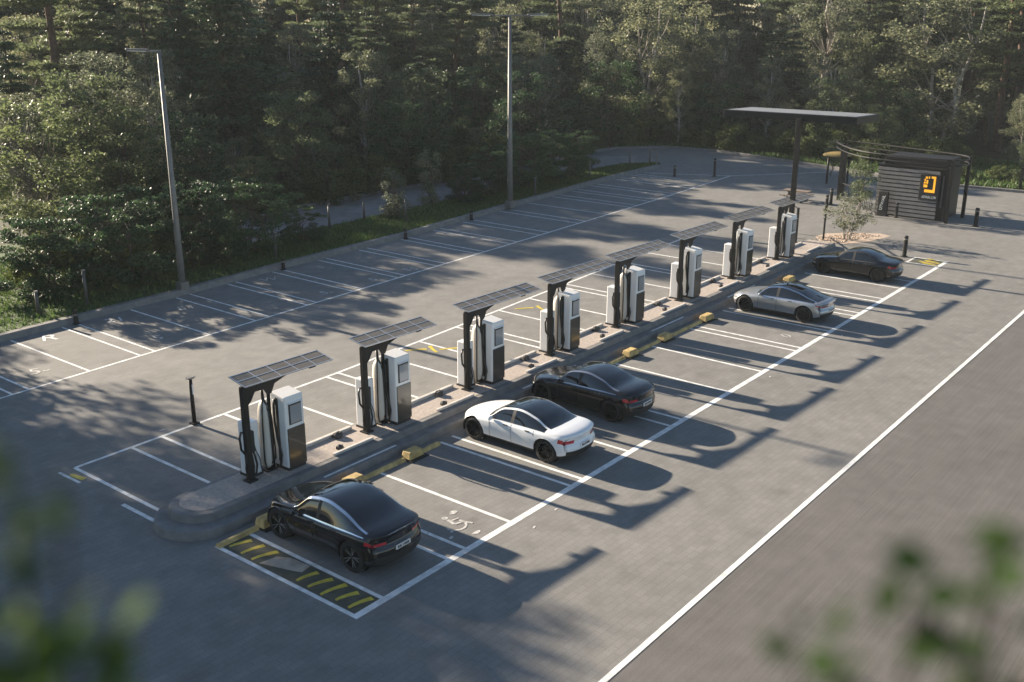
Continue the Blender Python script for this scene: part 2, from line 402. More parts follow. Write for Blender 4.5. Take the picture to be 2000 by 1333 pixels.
# yellow slashes of the hatched strips
yl = MB()
def slash(x, y, L, rz, wd=.17, mb=None, z=Z2):
    ca, sa = math.cos(rz), math.sin(rz); pts = []
    for t, o in ((-1, -.02), (-.5, .01), (0, .02), (.5, .01), (1, -.02)): pts.append((t*L/2, o - wd/2))
    for t, o in ((1, .02), (.5, .03), (0, .02), (-.5, .0), (-1, -.05)): pts.append((t*L/2, o + wd/2))
    (mb or yl).sheet([(x + a*ca - b*sa, y + a*sa + b*ca) for a, b in pts], z)
for i, y in enumerate((20.75, 20.25, 19.75, 18.1, 17.62, 17.14, 16.66, 16.2)):
    slash(14.46, y, .60 + .06*(i % 3), R(-22 + 6*(i % 2)), .13)
for i in range(5): slash(57.25 + i*.28, 16.6 + .22*(i % 2), 1.0, R(70), .12)
for x, y, rz in ((29.0, 28.3, -40), (29.5, 27.8, 60), (30.0, 27.3, -40), (36.6, 28.6, -40), (37.1, 28.0, 60)): slash(x, y, .9, R(rz), .14)
yl.sheet([(13.78, 28.15), (13.92, 28.2), (14.05, 27.6), (13.86, 27.55)], Z2)
struct('yellow_markings', yl, M['yellow'])
g = MB(); g.sheet([(57.1, 16.15), (58.38, 16.15), (58.38, 17.65), (57.1, 17.65)], .002); g.sheet([(14.05, 15.95), (14.86, 15.95), (14.86, 21.0), (14.05, 21.0)], .002)
struct('yellow_markings_ground', g, M['hatchbase'])
g = MB(); g.sheet([(14.12, 19.55), (14.35, 18.75), (14.5, 18.35), (14.84, 18.42), (14.8, 19.1), (14.62, 19.45), (14.4, 19.5)], Z1); struct('pavement_patch', g, M['patch'])

# ------------------------------------------------------------------ charging island
def stadium(x0, x1, y0, y1, n=12, tip=1.0):
    r = (y1-y0)/2; cy = (y0+y1)/2; pts = [(x1, y0), (x1, y1)]
    for i in range(n+1):
        a = math.pi/2 + math.pi*i/n
        pts.append((x0 + r*tip + r*tip*math.cos(a), cy + r*math.sin(a)))
    return pts[::-1][::-1]
def ccw(p):
    a = sum(p[i-1][0]*p[i][1] - p[i][0]*p[i-1][1] for i in range(len(p)))
    return p if a > 0 else p[::-1]
isl = MB()
isl.prism(ccw(stadium(13.35, 57.5, 21.45, 23.95)), 0, .24, inset=.05)
isl.prism(ccw(stadium(13.85, 57.3, 21.93, 23.72)), .235, .45, inset=.05)
struct('traffic_island', isl, M['kerb'], bevel=.03)
g = MB(); g.sheet(ccw(stadium(14.2, 57.1, 22.2, 23.5)), .456); struct('island_gravel', g, M['islandtop'])
g = MB()
for a, b in ((18.2, 21.2), (24.6, 26.2), (27.7, 31.0), (36.6, 39.3), (43.5, 46.4)): line((a, 21.68), (b, 21.68), .09, .2445, g)
struct('island_markings', g, M['paint'])
# low kerb blocks along the back of the island between the chargers
PX = [16.44, 21.03, 25.95, 30.85, 35.56, 40.89, 46.08, 51.24]
g = MB()
for i in range(8):
    a = PX[i] + 2.1; b = (PX[i+1] if i < 7 else 56) - .15
    g.box(((a+b)/2, 23.42, .50), (b-a, .16, .10)); g.box(((a+b)/2 + .2, 22.25, .49), ((b-a)*.7, .12, .08))
struct('island_edging', g, M['concrete'], bevel=.02)

# ------------------------------------------------------------------ chargers
def ordn(i): return ['', 'second', 'third', 'fourth', 'fifth', 'sixth', 'seventh', 'last'][i]
def where(i):
    if i == 0: return 'nearest the rounded island end'
    if i == 7: return 'last in the row by the canopy pole'
    return f'{ordn(i)} from the rounded island end'
def cabinet():
    t = empty('charging_cabinet')
    b = MB()
    W, D, H = .70, .64, 2.38
    b.add([(0, 0, .1), (W, 0, .1), (W, D+.05, .1), (0, D+.05, .1), (0, -.0, H-.08), (W, -.0, H-.08), (W, D-.03, H), (0, D-.03, H), ], [(0, 3, 2, 1), (4, 5, 6, 7), (0, 1, 5, 4), (1, 2, 6, 5), (2, 3, 7, 6), (3, 0, 4, 7)])
    b.build('cabinet_body', M['white'], t, bevel=.035)
    p = MB(); p.box((W/2, D/2, .05), (W-.06, D-.04, .1)); p.build('plinth', M['plastic'], t)
    p = MB(); p.box((W/2+.02, -.006, .72), (W-.06, .03, 1.22)); p.build('front_panel', M['panel'], t, bevel=.01)
    s = MB(); s.box((W/2+.02, -.004, 1.76), (W-.24, .02, .66)); sf = s.build('screen_frame', M['plastic'], t)
    s = MB(); s.box((W/2+.035, -.014, 1.74), (W-.30, .02, .56)); s.build('screen', M['screen'], sf)
    s = MB(); s.box((W/2+.02, -.03, 2.10), (W-.2, .07, .03)); s.build('hood', M['white'], t, bevel=.01)
    s = MB(); s.box((W-.08, -.02, .25), (.12, .02, .05)); s.box((W+.0, .25, .35), (.03, .2, .25)); s.build('socket', M['plastic'], t)
    # hose running down the white side in an arc
    h = MB(); h.tube([(-.03, .40, 2.2), (-.05, .42, 2.0), (-.07, .40, 1.5), (-.06, .34, 1.0), (-.05, .22, .5), (-.06, .28, .16), (-.10, .42, .05)], .036, 8)
    h.build('hose', M['hose'], t, smooth=True)
    s = MB(); s.box((-.013, .33, 1.25), (.02, .1, 2.0)); s.build('side_channel', M['plastic'], t)
    return t
def pedestal():
    t = empty('charging_pedestal')
    b = MB(); b.box((.22, .23, .86), (.42, .46, 1.64), taper=.96); b.build('pedestal_body', M['white'], t, bevel=.04)
    p = MB(); p.box((.22, .23, .03), (.46, .5, .06)); p.build('plinth', M['plastic'], t)
    h = MB(); h.box((.0, -.07, 1.16), (.26, .20, .66)); hd = h.build('connector_holder', M['plastic'], t, bevel=.03)
    h = MB(); h.tube([(-.10, -.06, 1.45), (-.24, -.05, 1.52), (-.30, -.05, 1.35), (-.28, -.06, 1.0), (-.18, -.08, .84), (-.08, -.08, .88)], .034, 8); h.build('connector', M['hose'], hd, smooth=True)
    for k, (dx, dy, bow) in enumerate(((-.10, -.10, -.12), (-.02, -.13, .05), (.07, -.10, .10))):
        c = MB(); c.tube([(dx, dy, .90), (dx + bow*.6, dy-.02, .68), (dx + bow, dy-.03, .42), (dx + bow*.6, dy-.02, .16), (dx*.3-.02, dy, .03)], .032, 8); c.build('hose', M['hose'], t, smooth=True)
    c = MB(); c.tube([(.20, -.02, 1.02), (.24, -.03, .8), (.36, -.03, .5), (.40, -.03, .12)], .014, 6); c.build('hose', M['hose'], t, smooth=True)
    return t
def shroud():
    t = empty('cable_tower')
    prof = []
    b = MB(); n = 14
    # tall flattened drop, wider at the bottom
    for zz in range(n+1):
        f = zz/n; z = .04 + 2.15*f
        wx = .20*(1 - .35*f)*math.sqrt(max(.05, 1-(2*f-1)**6)); wy = .27*(1-.25*f)*math.sqrt(max(.05, 1-(2*f-1)**6))
        prof.append((wx, wy, z))
    vs = []; fs = []; k = 16
    for wx, wy, z in prof:
        for j in range(k):
            a = 2*math.pi*j/k; vs.append((wx*math.cos(a), wy*math.sin(a), z))
    for i in range(n):
        for j in range(k): fs.append((i*k+j, i*k+(j+1) % k, (i+1)*k+(j+1) % k, (i+1)*k+j))
    fs.append(tuple(range(n*k, n*k+k))); fs.append(tuple(reversed(range(k))))
    b.add(vs, fs); b.build('shroud', M['cream'], t, smooth=True)
    for sx, sy in ((-1, -.6), (1, -.6), (.1, -1.02)):
        c = MB(); pts = [(wx*1.12*sx, wy*1.1*sy, z) for wx, wy, z in prof[::2]]
        pts.append((sx*.02, 0, 2.5)); c.tube(pts, .024, 8); c.build('hose', M['hose'], t, smooth=True)
    c = MB(); c.box((0, 0, .03), (.34, .42, .05)); c.build('base_plate', M['plastic'], t)
    return t
def canopy_unit(L):
    t = empty('solar_canopy')
    p = MB(); p.box((0, 0, 1.42), (.17, .17, 2.84)); p.build('post', M['black'], t, bevel=.012)
    p = MB(); p.box((0, 0, .02), (.32, .32, .04)); p.build('base_plate', M['black'], t)
    p = MB(); p.tube([(.92, .1, 0), (.92, .1, 2.2), (.93, .1, 2.5), (1.05, .12, 2.78)], .055, 10); p.build('second_post', M['black'], t, smooth=True)
    b = MB(); b.tube([(.06, 0, 2.30), (.2, .0, 2.42), (.36, .02, 2.66), (.7, .06, 2.80), (1.0, .1, 2.83)], .05, 8); b.build('brace', M['black'], t, smooth=True)
    b = MB(); b.beam((-.1, 0, 2.86), (1.2, 0, 2.86), .10, .08); b.beam((.9, .02, 2.84), (L*.86, .02, 2.86), .06, .06); b.box((L*.8, .02, 2.80), (.24, .10, .08)); b.build('support_arm', M['black'], t, bevel=.01)
    gz = [(-.05, 2.85), (1.95, 2.87), (1.5, 2.76), (1.12, 2.66), (.98, 2.40), (.84, 2.40), (.72, 2.60), (.40, 2.62), (.14, 2.34), (-.05, 2.30)]
    n_ = len(gz); b = MB(); b.add([(x, -.03 + .05*x, z) for x, z in gz] + [(x, .03 + .05*x, z) for x, z in gz], [tuple(range(n_)), tuple(reversed(range(n_, 2*n_)))] + [(i, (i+1) % n_, n_ + (i+1) % n_, n_ + i) for i in range(n_)])
    b.build('bracket', M['black'], t)
    tilt = R(10); pan = empty('panel', (L/2, .20, 2.95), R(-2), t); pan.rotation_euler = (tilt, 0, R(-2)); pan.name = 'panel_mount'
    c = MB(); c.box((0, 0, 0), (L, .74, .025)); c.build('solar_panel', M['solar'], pan)
    f = MB()
    nx = 5 if L < 3.5 else 7
    for i in range(nx+1): f.box((-L/2 + L*i/nx, 0, .006), (.03, .76, .026))
    for y in (-.37, 0, .37): f.box((0, y, .0075), (L+.03, .03, .026))
    f.build('panel_frame', M['frame'], pan)
    return t
cab0, ped0, shr0 = cabinet(), pedestal(), shroud()
can_s, can_l = canopy_unit(3.15), canopy_unit(4.0)
first = True
IZ = .456
for i, x in enumerate(PX):
    cx = [17.51, 21.99, 26.85, 31.6, 36.43, 41.45, 46.75, 51.9][i]
    c = cab0 if i == 0 else copy_tree(cab0); c.location = (cx, 22.42, IZ)
    tag(c, f'tall white charging cabinet with dark front panel, {where(i)}', 'ev charger', 'charging cabinets in a row on the island')
    p = ped0 if i == 0 else copy_tree(ped0); p.location = (x + .10, 22.95, IZ)
    tag(p, f'short white charging pedestal with hanging black hoses, {where(i)}', 'ev charger', 'charging pedestals in a row on the island')
    s = shr0 if i == 0 else copy_tree(shr0); s.location = (x + .80, 23.05, IZ)
    tag(s, f'cream rounded cable tower between pedestal and cabinet, {where(i)}', 'cable tower', 'cable towers in a row on the island')
    if i in (0, 1): k = can_s if i == 0 else copy_tree(can_s)
    else: k = can_l if i == 2 else copy_tree(can_l)
    k.location = (x, 22.82, IZ)
    tag(k, f'solar canopy on black post above a charger, {where(i)}', 'solar canopy', 'solar canopies above the chargers')

# rocks on the island gravel
def rock_mesh(seed, r):
    rr = random.Random(seed); mb = MB(); n, k = 6, 9; vs = []; fs = []
    for i in range(n+1):
        th = math.pi*i/n
        for j in range(k):
            ph = 2*math.pi*j/k; q = r*rr.uniform(.8, 1.15)
            vs.append((q*math.sin(th)*math.cos(ph), q*.8*math.sin(th)*math.sin(ph), r*.35 + q*.6*math.cos(th)))
    for i in range(n):
        for j in range(k): fs.append((i*k+j, (i+1)*k+j, (i+1)*k+(j+1) % k, i*k+(j+1) % k))
    mb.add(vs, fs); return mb
for i in range(7):
    mid = (PX[i] + 2.1 + PX[i+1])/2
    a = rock_mesh(i, .2).build('rock', M['rock'], smooth=False); a.location = (mid + .35, 23.2, IZ)
    tag(a, f'larger dark rock just past the {"first" if i == 0 else ordn(i)} charger from the rounded end', 'rock', 'dark rocks on the island gravel')
    a = rock_mesh(i+20, .14).build('rock', M['rock']); a.location = (mid - .2, 22.5, IZ)
    tag(a, f'small dark stone just past the {"first" if i == 0 else ordn(i)} charger from the rounded end', 'rock', 'dark rocks on the island gravel')

# ------------------------------------------------------------------ yellow wheel stops
WS = [(13.95, 15.25, 15.85, 1, 'in front of the nearest black car by the hatched strip'), (20.9, 19.05, 18.35, -1, 'long yellow bar one stall past the nearest black car'), (22.5, 21.55, 20.9, -1, 'at the nose of the white car'),
      (30.3, 33.5, 34.2, 1, 'past the second black car with the long bar'), (34.4, 36.2, 36.9, 1, 'in the middle of the empty stalls'), (37.0, 39.8, 40.6, 1, 'just before the silver car'), (48.0, 48.5, 49.3, 1, 'short block between the silver car and the farthest black car')]
for a, b, c, d, lab in WS:
    t = empty('wheel_stop', ((a+c)/2, 21.05, 0)); ox = (a+c)/2
    m1 = MB(); lo, hi = min(a, b), max(a, b)
    m1.add([(lo-ox, -.11, 0), (hi-ox, -.11, 0), (hi-ox, .11, 0), (lo-ox, .11, 0), (lo-ox, -.05, .09), (hi-ox, -.05, .11), (hi-ox, .05, .11), (lo-ox, .05, .09)],
           [(0, 3, 2, 1), (4, 5, 6, 7), (0, 1, 5, 4), (1, 2, 6, 5), (2, 3, 7, 6), (3, 0, 4, 7)])
    m1.build('bar', M['ypaint'], t, bevel=.015)
    m2 = MB(); m2.box(((b+c)/2-ox, -.06, .17), (abs(c-b), .40, .24), taper=.82); m2.build('end_block', M['ypaint'], t, bevel=.03)
    m3 = MB(); m3.box(((b+c)/2-ox+.05, -.10, .02), (abs(c-b)+.12, .5, .04)); m3.build('foot', M['rubber'], t)
    tag(t, f'yellow wheel stop {lab}', 'wheel stop', 'yellow wheel stops along the island')

# ------------------------------------------------------------------ cars
def pchip(xs, ys, q):
    xs = np.array(xs, float); ys = np.array(ys, float); q = np.asarray(q, float)
    h = np.diff(xs); d = np.diff(ys)/h; n = len(xs); m = np.zeros(n)
    for i in range(1, n-1):
        if d[i-1]*d[i] > 0:
            w1, w2 = 2*h[i]+h[i-1], h[i]+2*h[i-1]; m[i] = (w1+w2)/(w1/d[i-1] + w2/d[i])
    m[0], m[-1] = d[0], d[-1]
    i = np.clip(np.searchsorted(xs, q, 'right')-1, 0, n-2); t = (q-xs[i])/h[i]
    return (ys[i]*(1+2*t)*(1-t)**2 + m[i]*h[i]*t*(1-t)**2 + ys[i+1]*t*t*(3-2*t) + m[i+1]*h[i]*t*t*(t-1))

CARS = {
 'sedan': dict(Y=[-2.36, -2.28, -1.98, -1.52, -.95, -.3, .32, .98, 1.4, 1.9, 2.22, 2.36],
   top=[.93, 1.00, 1.07, 1.12, 1.33, 1.44, 1.36, .99, .93, .83, .72, .60], belt=[.86, .93, .96, .97, .96, .94, .93, .90, .85, .76, .64, .52],
   rx=[.80, .80, .79, .72, .65, .63, .66, .82, .84, .80, .72, .66], rz=[.90, .97, 1.04, 1.08, 1.27, 1.385, 1.31, .955, .89, .80, .69, .57],
   w=[.80, .87, .93, .95, .95, .94, .94, .95, .95, .92, .84, .72], c=[.20, .20, .18, .16, .06, 0, .05, .18, .2, .28, .36, .42],
   yA=.32, yR=-.3, yD=-1.62, cowl=.98, sill=.22, R=.385, wy=1.45, dy=(.92, -.12, -1.08)),
 'suv': dict(Y=[-2.32, -2.26, -2.0, -1.7, -1.0, -.35, .25, .92, 1.35, 1.85, 2.18, 2.32],
   top=[1.08, 1.15, 1.21, 1.27, 1.52, 1.63, 1.56, 1.14, 1.06, .97, .84, .70], belt=[.98, 1.05, 1.08, 1.08, 1.05, 1.02, 1.01, 1.00, .96, .88, .74, .62],
   rx=[.82, .82, .78, .74, .68, .66, .68, .82, .84, .82, .76, .70], rz=[1.04, 1.11, 1.165, 1.215, 1.45, 1.56, 1.49, 1.09, 1.02, .93, .80, .67],
   w=[.84, .90, .96, .98, .98, .97, .97, .98, .98, .95, .88, .78], c=[.20, .20, .18, .14, .06, 0, .05, .18, .2, .26, .33, .38],
   yA=.25, yR=-.55, yD=-1.98, cowl=.92, sill=.28, R=.425, wy=1.40, dy=(.86, -.15, -1.08)),
 'fastback': dict(Y=[-2.36, -2.3, -2.05, -1.6, -.95, -.25, .35, 1.02, 1.42, 1.9, 2.2, 2.36],
   top=[.90, .98, 1.05, 1.15, 1.35, 1.45, 1.37, .98, .92, .82, .70, .58], belt=[.84, .92, .95, .96, .95, .93, .92, .89, .84, .75, .62, .50],
   rx=[.82, .80, .74, .68, .63, .62, .65, .82, .84, .80, .72, .66], rz=[.87, .95, 1.00, 1.09, 1.28, 1.385, 1.315, .945, .88, .79, .67, .55],
   w=[.82, .88, .94, .96, .95, .93, .94, .96, .96, .93, .85, .74], c=[.22, .22, .20, .14, .05, 0, .05, .18, .2, .28, .36, .44],
   yA=.35, yR=-.45, yD=-2.08, cowl=1.02, sill=.21, R=.385, wy=1.43, dy=(.95, -.1, -1.05)),
}
for k, (dz) in (('liftback', .06),):
    b0 = {kk: (list(vv) if isinstance(vv, list) else vv) for kk, vv in CARS['sedan'].items()}
    b0['top'] = [v + dz + .02*(1.0 < v) for v in b0['top']]; b0['rz'] = [v + dz + .02*(1.0 < v) for v in b0['rz']]; b0['belt'] = [v + dz for v in b0['belt']]
    b0['sill'] = .25; b0['R'] = .40; b0['w'] = [v*1.02 for v in b0['w']]; b0['yD'] = -1.78; b0['top'][2] += .02
    CARS[k] = b0

def paint_mat(name, col, metal=0, rough=.25):
    m = mat(name, col, rough, metal=metal, coat=.6, spec=.35); return m

def build_car(kind, paint, trimmat, rimmat, light, lip=True, bar=False, darkroof=True):
    sp = CARS[kind]; L0, L1 = sp['Y'][0], sp['Y'][-1]
    vs_ = [0, 1, 1.5, 2, 2.3, 2.6, 3, 3.25, 3.5, 3.75, 4, 4.2, 4.4, 4.6, 4.8, 5, 5.25, 5.4, 5.7, 5.92, 6.0, 6.1, 6.3, 6.5, 6.7, 6.86, 7.0, 7.14, 7.4, 7.7, 8, 8.5, 9]
    keys = [sp['yA'], sp['yR'], sp['yD'], sp['cowl'], *sp['dy'], sp['dy'][1]+.055, sp['dy'][1]-.055, sp['cowl']-.14, L0+.22, L1-.3, sp['dy'][2]-.05]
    ys = sorted(set([round(float(q), 4) for q in np.linspace(L0, L1, 116)] + [round(k, 4) for k in keys]))
    ys = [y for i, y in enumerate(ys) if i == 0 or y - ys[i-1] > .004 or y in [round(k, 4) for k in keys]]
    F = {k: pchip(sp['Y'], sp[k], ys) for k in ('top', 'belt', 'rx', 'rz', 'w', 'c')}
    P = np.zeros((len(ys), len(vs_), 3))
    for i, y in enumerate(ys):
        top, belt, rz, W, c = (F[k][i] for k in ('top', 'belt', 'rz', 'w', 'c')); rx = F['rx'][i]*W/.95
        e = max(0, (abs(y) - 1.95)/.4); s0 = sp['sill'] + .06*e*e
        h = belt - s0 - .08
        px = [0, .72*W, .93*W, .975*W, W, .985*W, .925*W, rx, rx*.6, 0]
        pz = [s0, s0, s0+.07, s0+.08+.28*h, s0+.08+.6*h, s0+.08+.86*h, belt, rz, rz+(top-rz)*.72, top]
        X = pchip(range(10), px, vs_); Z = pchip(range(10), pz, vs_)
        P[i, :, 0] = X; P[i, :, 2] = Z
        P[i, :, 1] = y - math.copysign(1, y)*c*np.minimum(1.2, X/W)**2.5
    zt = F['top'][0]
    for j in range(len(vs_)):            # rear fascia leans in towards the deck
        for i in range(len(ys)):
            y, z = P[i, j, 1], P[i, j, 2]; q = (L0 + .5 - ys[i])/.5
            if q > 0:
                f = np.interp(z, [.2, .35, .5, zt*.66, zt*.80, zt*.95, zt*1.05], [.12, .05, 0, .01, .10, .07, .0]); P[i, j, 1] = y + f*q*q
            q = (ys[i] - (L1 - .5))/.5
            if q > 0: P[i, j, 1] -= np.interp(z, [.2, .4, .6, .8], [.08, 0, .04, .1])*q*q
    Ra = sp['R'] + .05
    inside = np.zeros(P.shape[:2], bool); wc = None; which = np.zeros(P.shape[:2], int)
    for wi, wy in enumerate((sp['wy'], -sp['wy'])):
        d = np.hypot(P[:, :, 1]-wy, P[:, :, 2]-sp['R']); k = (d < Ra) & (P[:, :, 0] > .6*.9)
        inside |= k; which[k] = wi
    parts = {}
    def put(name, quad, side):
        pr = parts.setdefault((name, side), ({}, [], []))
        idx = []
        for key, p in quad:
            if key not in pr[0]: pr[0][key] = len(pr[1]); pr[1].append(p)
            idx.append(pr[0][key])
        if len(set(idx)) >= 3: pr[2].append(tuple(idx))
    ny, nv = len(ys), len(vs_)
    d0, d1, d2 = sp['dy']
    va, vb = light
    def cls(y, v):
        cab = sp['yD'] < y < sp['cowl']
        if y < L0 + .22 and va < v < vb: return 'taillight', 1
        if y > L1 - .3 and 4.4 < v < 5.4: return 'headlight', 1
        if v < 2.3: return ('sill', 0)
        if 2.3 < v < 5.92 and d1 < y < d0: return 'front_door', 1
        if 2.3 < v < 5.92 and d2 < y < d1: return 'rear_door', 1
        if cab and 5.92 < v < 6.1: return 'window_trim', 1
        if 6.1 < v < 6.86 and sp['yD']+.1 < y < sp['cowl']-.14:
            if abs(y-d1) < .056: return 'door_pillar', 1
            return ('front_window' if y > d1 else 'rear_side_window'), 1
        if cab and 6.86 < v < 7.14: return 'roof_rail', 1
        if v > 7.14 and cab:
            return ('windscreen' if y > sp['yA'] else 'glass_roof' if y > sp['yR'] else 'rear_window'), 0
        if v > 6.1 and y >= sp['cowl']: return 'bonnet', 0
        if v > 7.14 and y <= sp['yD']: return 'boot_lid', 0
        return ('front_body' if y > d1 else 'car_body'), 0
    Q = P.copy()
    keep = np.ones((ny-1, nv-1), bool)
    for i in range(ny-1):
        for j in range(nv-1):
            q = inside[i:i+2, j:j+2]
            if q.all(): keep[i, j] = False
            elif q.any():
                for a in (0, 1):
                    for b in (0, 1):
                        if q[a, b]:
                            wy = (sp['wy'], -sp['wy'])[which[i+a, j+b]]
                            dy, dz = P[i+a, j+b, 1]-wy, P[i+a, j+b, 2]-sp['R']; r = math.hypot(dy, dz)
                            Q[i+a, j+b, 1] = wy + dy/r*Ra; Q[i+a, j+b, 2] = sp['R'] + dz/r*Ra
    for i in range(ny-1):
        for j in range(nv-1):
            if not keep[i, j]: continue
            n, sided = cls((ys[i]+ys[i+1])/2, (vs_[j]+vs_[j+1])/2)
            ks = [(i, j), (i+1, j), (i+1, j+1), (i, j+1)]
            for sgn in (1, -1):
                qd = [((a, b, sgn if Q[a, b, 0] > 1e-5 else 0), (Q[a, b, 0]*sgn, Q[a, b, 1], Q[a, b, 2])) for a, b in ks]
                if sgn < 0: qd = qd[::-1]
                put(n, qd, sgn if sided else 0)
    # end caps
    fr = [1, .85, .7, .55, .4, .2, 0]
    for i, sg in ((0, -1), (ny-1, 1)):
        c = F['c'][i]; W = F['w'][i]
        def cp(j, f):
            x = P[i, j, 0]*f; ya = P[i, j, 1] + sg*c*min(1.2, P[i, j, 0]/W)**2.5
            return (x, ya - sg*c*min(1.2, x/W)**2.5, P[i, j, 2])
        for j in range(1, nv-1):
            for a in range(len(fr)-1):
                v = (vs_[j]+vs_[j+1])/2
                n, sided = ('car_body' if sg < 0 else 'front_body'), 0
                if sg < 0:
                    if va < v < vb and (bar or fr[a] > .6): n, sided = 'taillight', 1
                    elif v < 3: n = 'bumper'
                else:
                    if 4.4 < v < 5.4 and fr[a] > .6: n, sided = 'headlight', 1
                    elif 2.6 < v < 4.2 and fr[a] < .8: n = 'grille'
                for s2 in (1, -1):
                    pts = [(cp(j, fr[a]), (j, a)), (cp(j, fr[a+1]), (j, a+1)), (cp(j+1, fr[a+1]), (j+1, a+1)), (cp(j+1, fr[a]), (j+1, a))]
                    qd = [(('c', sg, k, s2 if abs(p[0]) > 1e-5 else 0) if k[1] else (i, k[0], s2 if p[0] > 1e-5 else 0), (p[0]*s2, p[1], p[2])) for p, k in pts]
                    if (s2 > 0) == (sg > 0): qd = qd[::-1]
                    put(n, qd, s2 if sided else 0)
    t = empty('car')
    mats = {'car_body': paint, 'front_body': paint, 'front_door': paint, 'rear_door': paint, 'bonnet': paint, 'boot_lid': paint, 'roof_rail': trimmat, 'window_trim': trimmat, 'sill': M['plastic'], 'bumper': M['plastic'],
            'front_window': M['glass'], 'rear_side_window': M['glass'], 'windscreen': M['glass'], 'glass_roof': M['glass'] if darkroof else paint, 'rear_window': M['glass'], 'door_pillar': M['plastic'],
            'taillight': M['red'], 'headlight': M['headlamp'], 'grille': M['plastic']}
    names = {'rear_side_window': 'side_window', 'front_window': 'side_window', 'front_door': 'door', 'rear_door': 'door', 'glass_roof': 'roof'}
    objs = {}
    for (n, s), (_, v, f) in parts.items():
        mb = MB(); mb.add(v, f); objs[(n, s)] = mb.build(names.get(n, n), mats[n], t, smooth=True)
    # seams, handles, wheel wells, mirrors, plate
    def surf(y, v, s, off=.003):
        i = int(np.argmin(np.abs(np.array(ys)-y))); X = np.interp(v, vs_, Q[i, :, 0]); Yq = np.interp(v, vs_, Q[i, :, 1]); Zq = np.interp(v, vs_, Q[i, :, 2])
        return (s*(X+off), Yq, Zq)
    for s in (1, -1):
        sm = MB()
        for y in (d0, d1): sm.tube([surf(y, v, s, .0) for v in (2.4, 3, 3.5, 4, 4.5, 5, 5.5, 5.9)], .006, 5)
        sm.tube([surf(d2, v, s, .0) for v in (4.6, 5, 5.5, 5.9)], .006, 5)
        sm.build('door_seam', M['plastic'], t)
        for dn, y in (('front_door', d1 + .14), ('rear_door', d2 + .16)):
            p, q = surf(y, 5.3, s, .012), surf(y + .2, 5.3, s, .012)
            h = MB(); h.beam(p, q, .02, .03); h.build('handle', M['plastic'] if trimmat is not M['chrome'] else M['plastic'], objs[(dn, s)])
        p = surf(sp['cowl']-.2, 6.0, s, .1); mr = MB()
        vs2 = []; 
        mr.box((p[0], p[1], p[2]+.07), (.19, .10, .13), taper=.8); mr.build('mirror', paint, t, bevel=.03)
        for wy in (sp['wy'], -sp['wy']):
            ww = MB(); ww.lathe([(Ra+.004, .97*s*.94), (Ra+.004, .55*s), (.05, .55*s)], (0, wy, sp['R']), 'x', 24, arc=(-18, 198)); ww.build('wheel_arch', M['rubber'], t)
            wh = empty('wheel', (s*.93*max(sp['w'])*1.0 - s*.095, wy, sp['R']), 0, t)
            if s < 0: wh.rotation_euler = (0, 0, math.pi)
            Rr = sp['R']; ti = MB(); ri = Rr*.74
            ti.lathe([(ri, -.11), (Rr*.95, -.115), (Rr, -.09), (Rr, .09), (Rr*.95, .115), (ri, .11)], axis='x', n=28); ti.build('tyre', M['tyre'], wh, smooth=True)
            rm = MB(); rm.lathe([(ri+.004, -.1), (ri+.004, .108), (ri*.93, .112), (ri*.92, .05)], axis='x', n=28)
            rm.lathe([(ri*.9, .0), (0.001, .0)], axis='x', n=20); rm.lathe([(.001, .085), (ri*.17, .08), (ri*.2, .04)], axis='x', n=12)
            for q in range(5):
                for da in (-.17, .17):
                    a = 2*math.pi*q/5; rm.beam((.075, ri*.12*math.cos(a), ri*.12*math.sin(a)), (.095, ri*.95*math.cos(a+da), ri*.95*math.sin(a+da)), .022, .03, 1, up=(1, 0, 0))
            rm.build('rim', [M['rimblack'], rimmat], wh)
    yr = L0
    pl = MB(); zc = zt*.66
    pl.box((0, yr - .012 + .02, zc), (.50, .02, .115)); po = pl.build('licence_plate', M['plate'], t)
    ink = MB()
    for k, (xx, wd) in enumerate(((-.17, .05), (-.10, .05), (-.02, .02), (.05, .045), (.11, .045), (.17, .045))): ink.box((xx, yr - .004, zc), (wd, .012, .06 if wd > .03 else .09))
    ink.build('plate_lettering', M['ink'], po)
    if lip:
        i = 3; sl_ = MB(); pts = []
        for k in range(-8, 9):
            x = k/8*F['w'][0]*.86; y = L0 - .0 + F['c'][0]*(abs(x)/F['w'][0])**2.5; z = F['top'][0] + .055 - .06*(k/8)**2
            pts.append((x, y, z))
        for a, b in zip(pts[:-1], pts[1:]):
            sl_.add([(a[0], a[1]+.16, a[2]-.01), (b[0], b[1]+.16, b[2]-.01), (b[0], b[1]-.03, b[2]+.045), (a[0], a[1]-.03, a[2]+.045), (a[0], a[1], a[2]-.03), (b[0], b[1], b[2]-.03)], [(0, 1, 2, 3), (3, 2, 5, 4), (4, 5, 1, 0)])
        sl_.build('spoiler', paint, t, smooth=False)
    return t

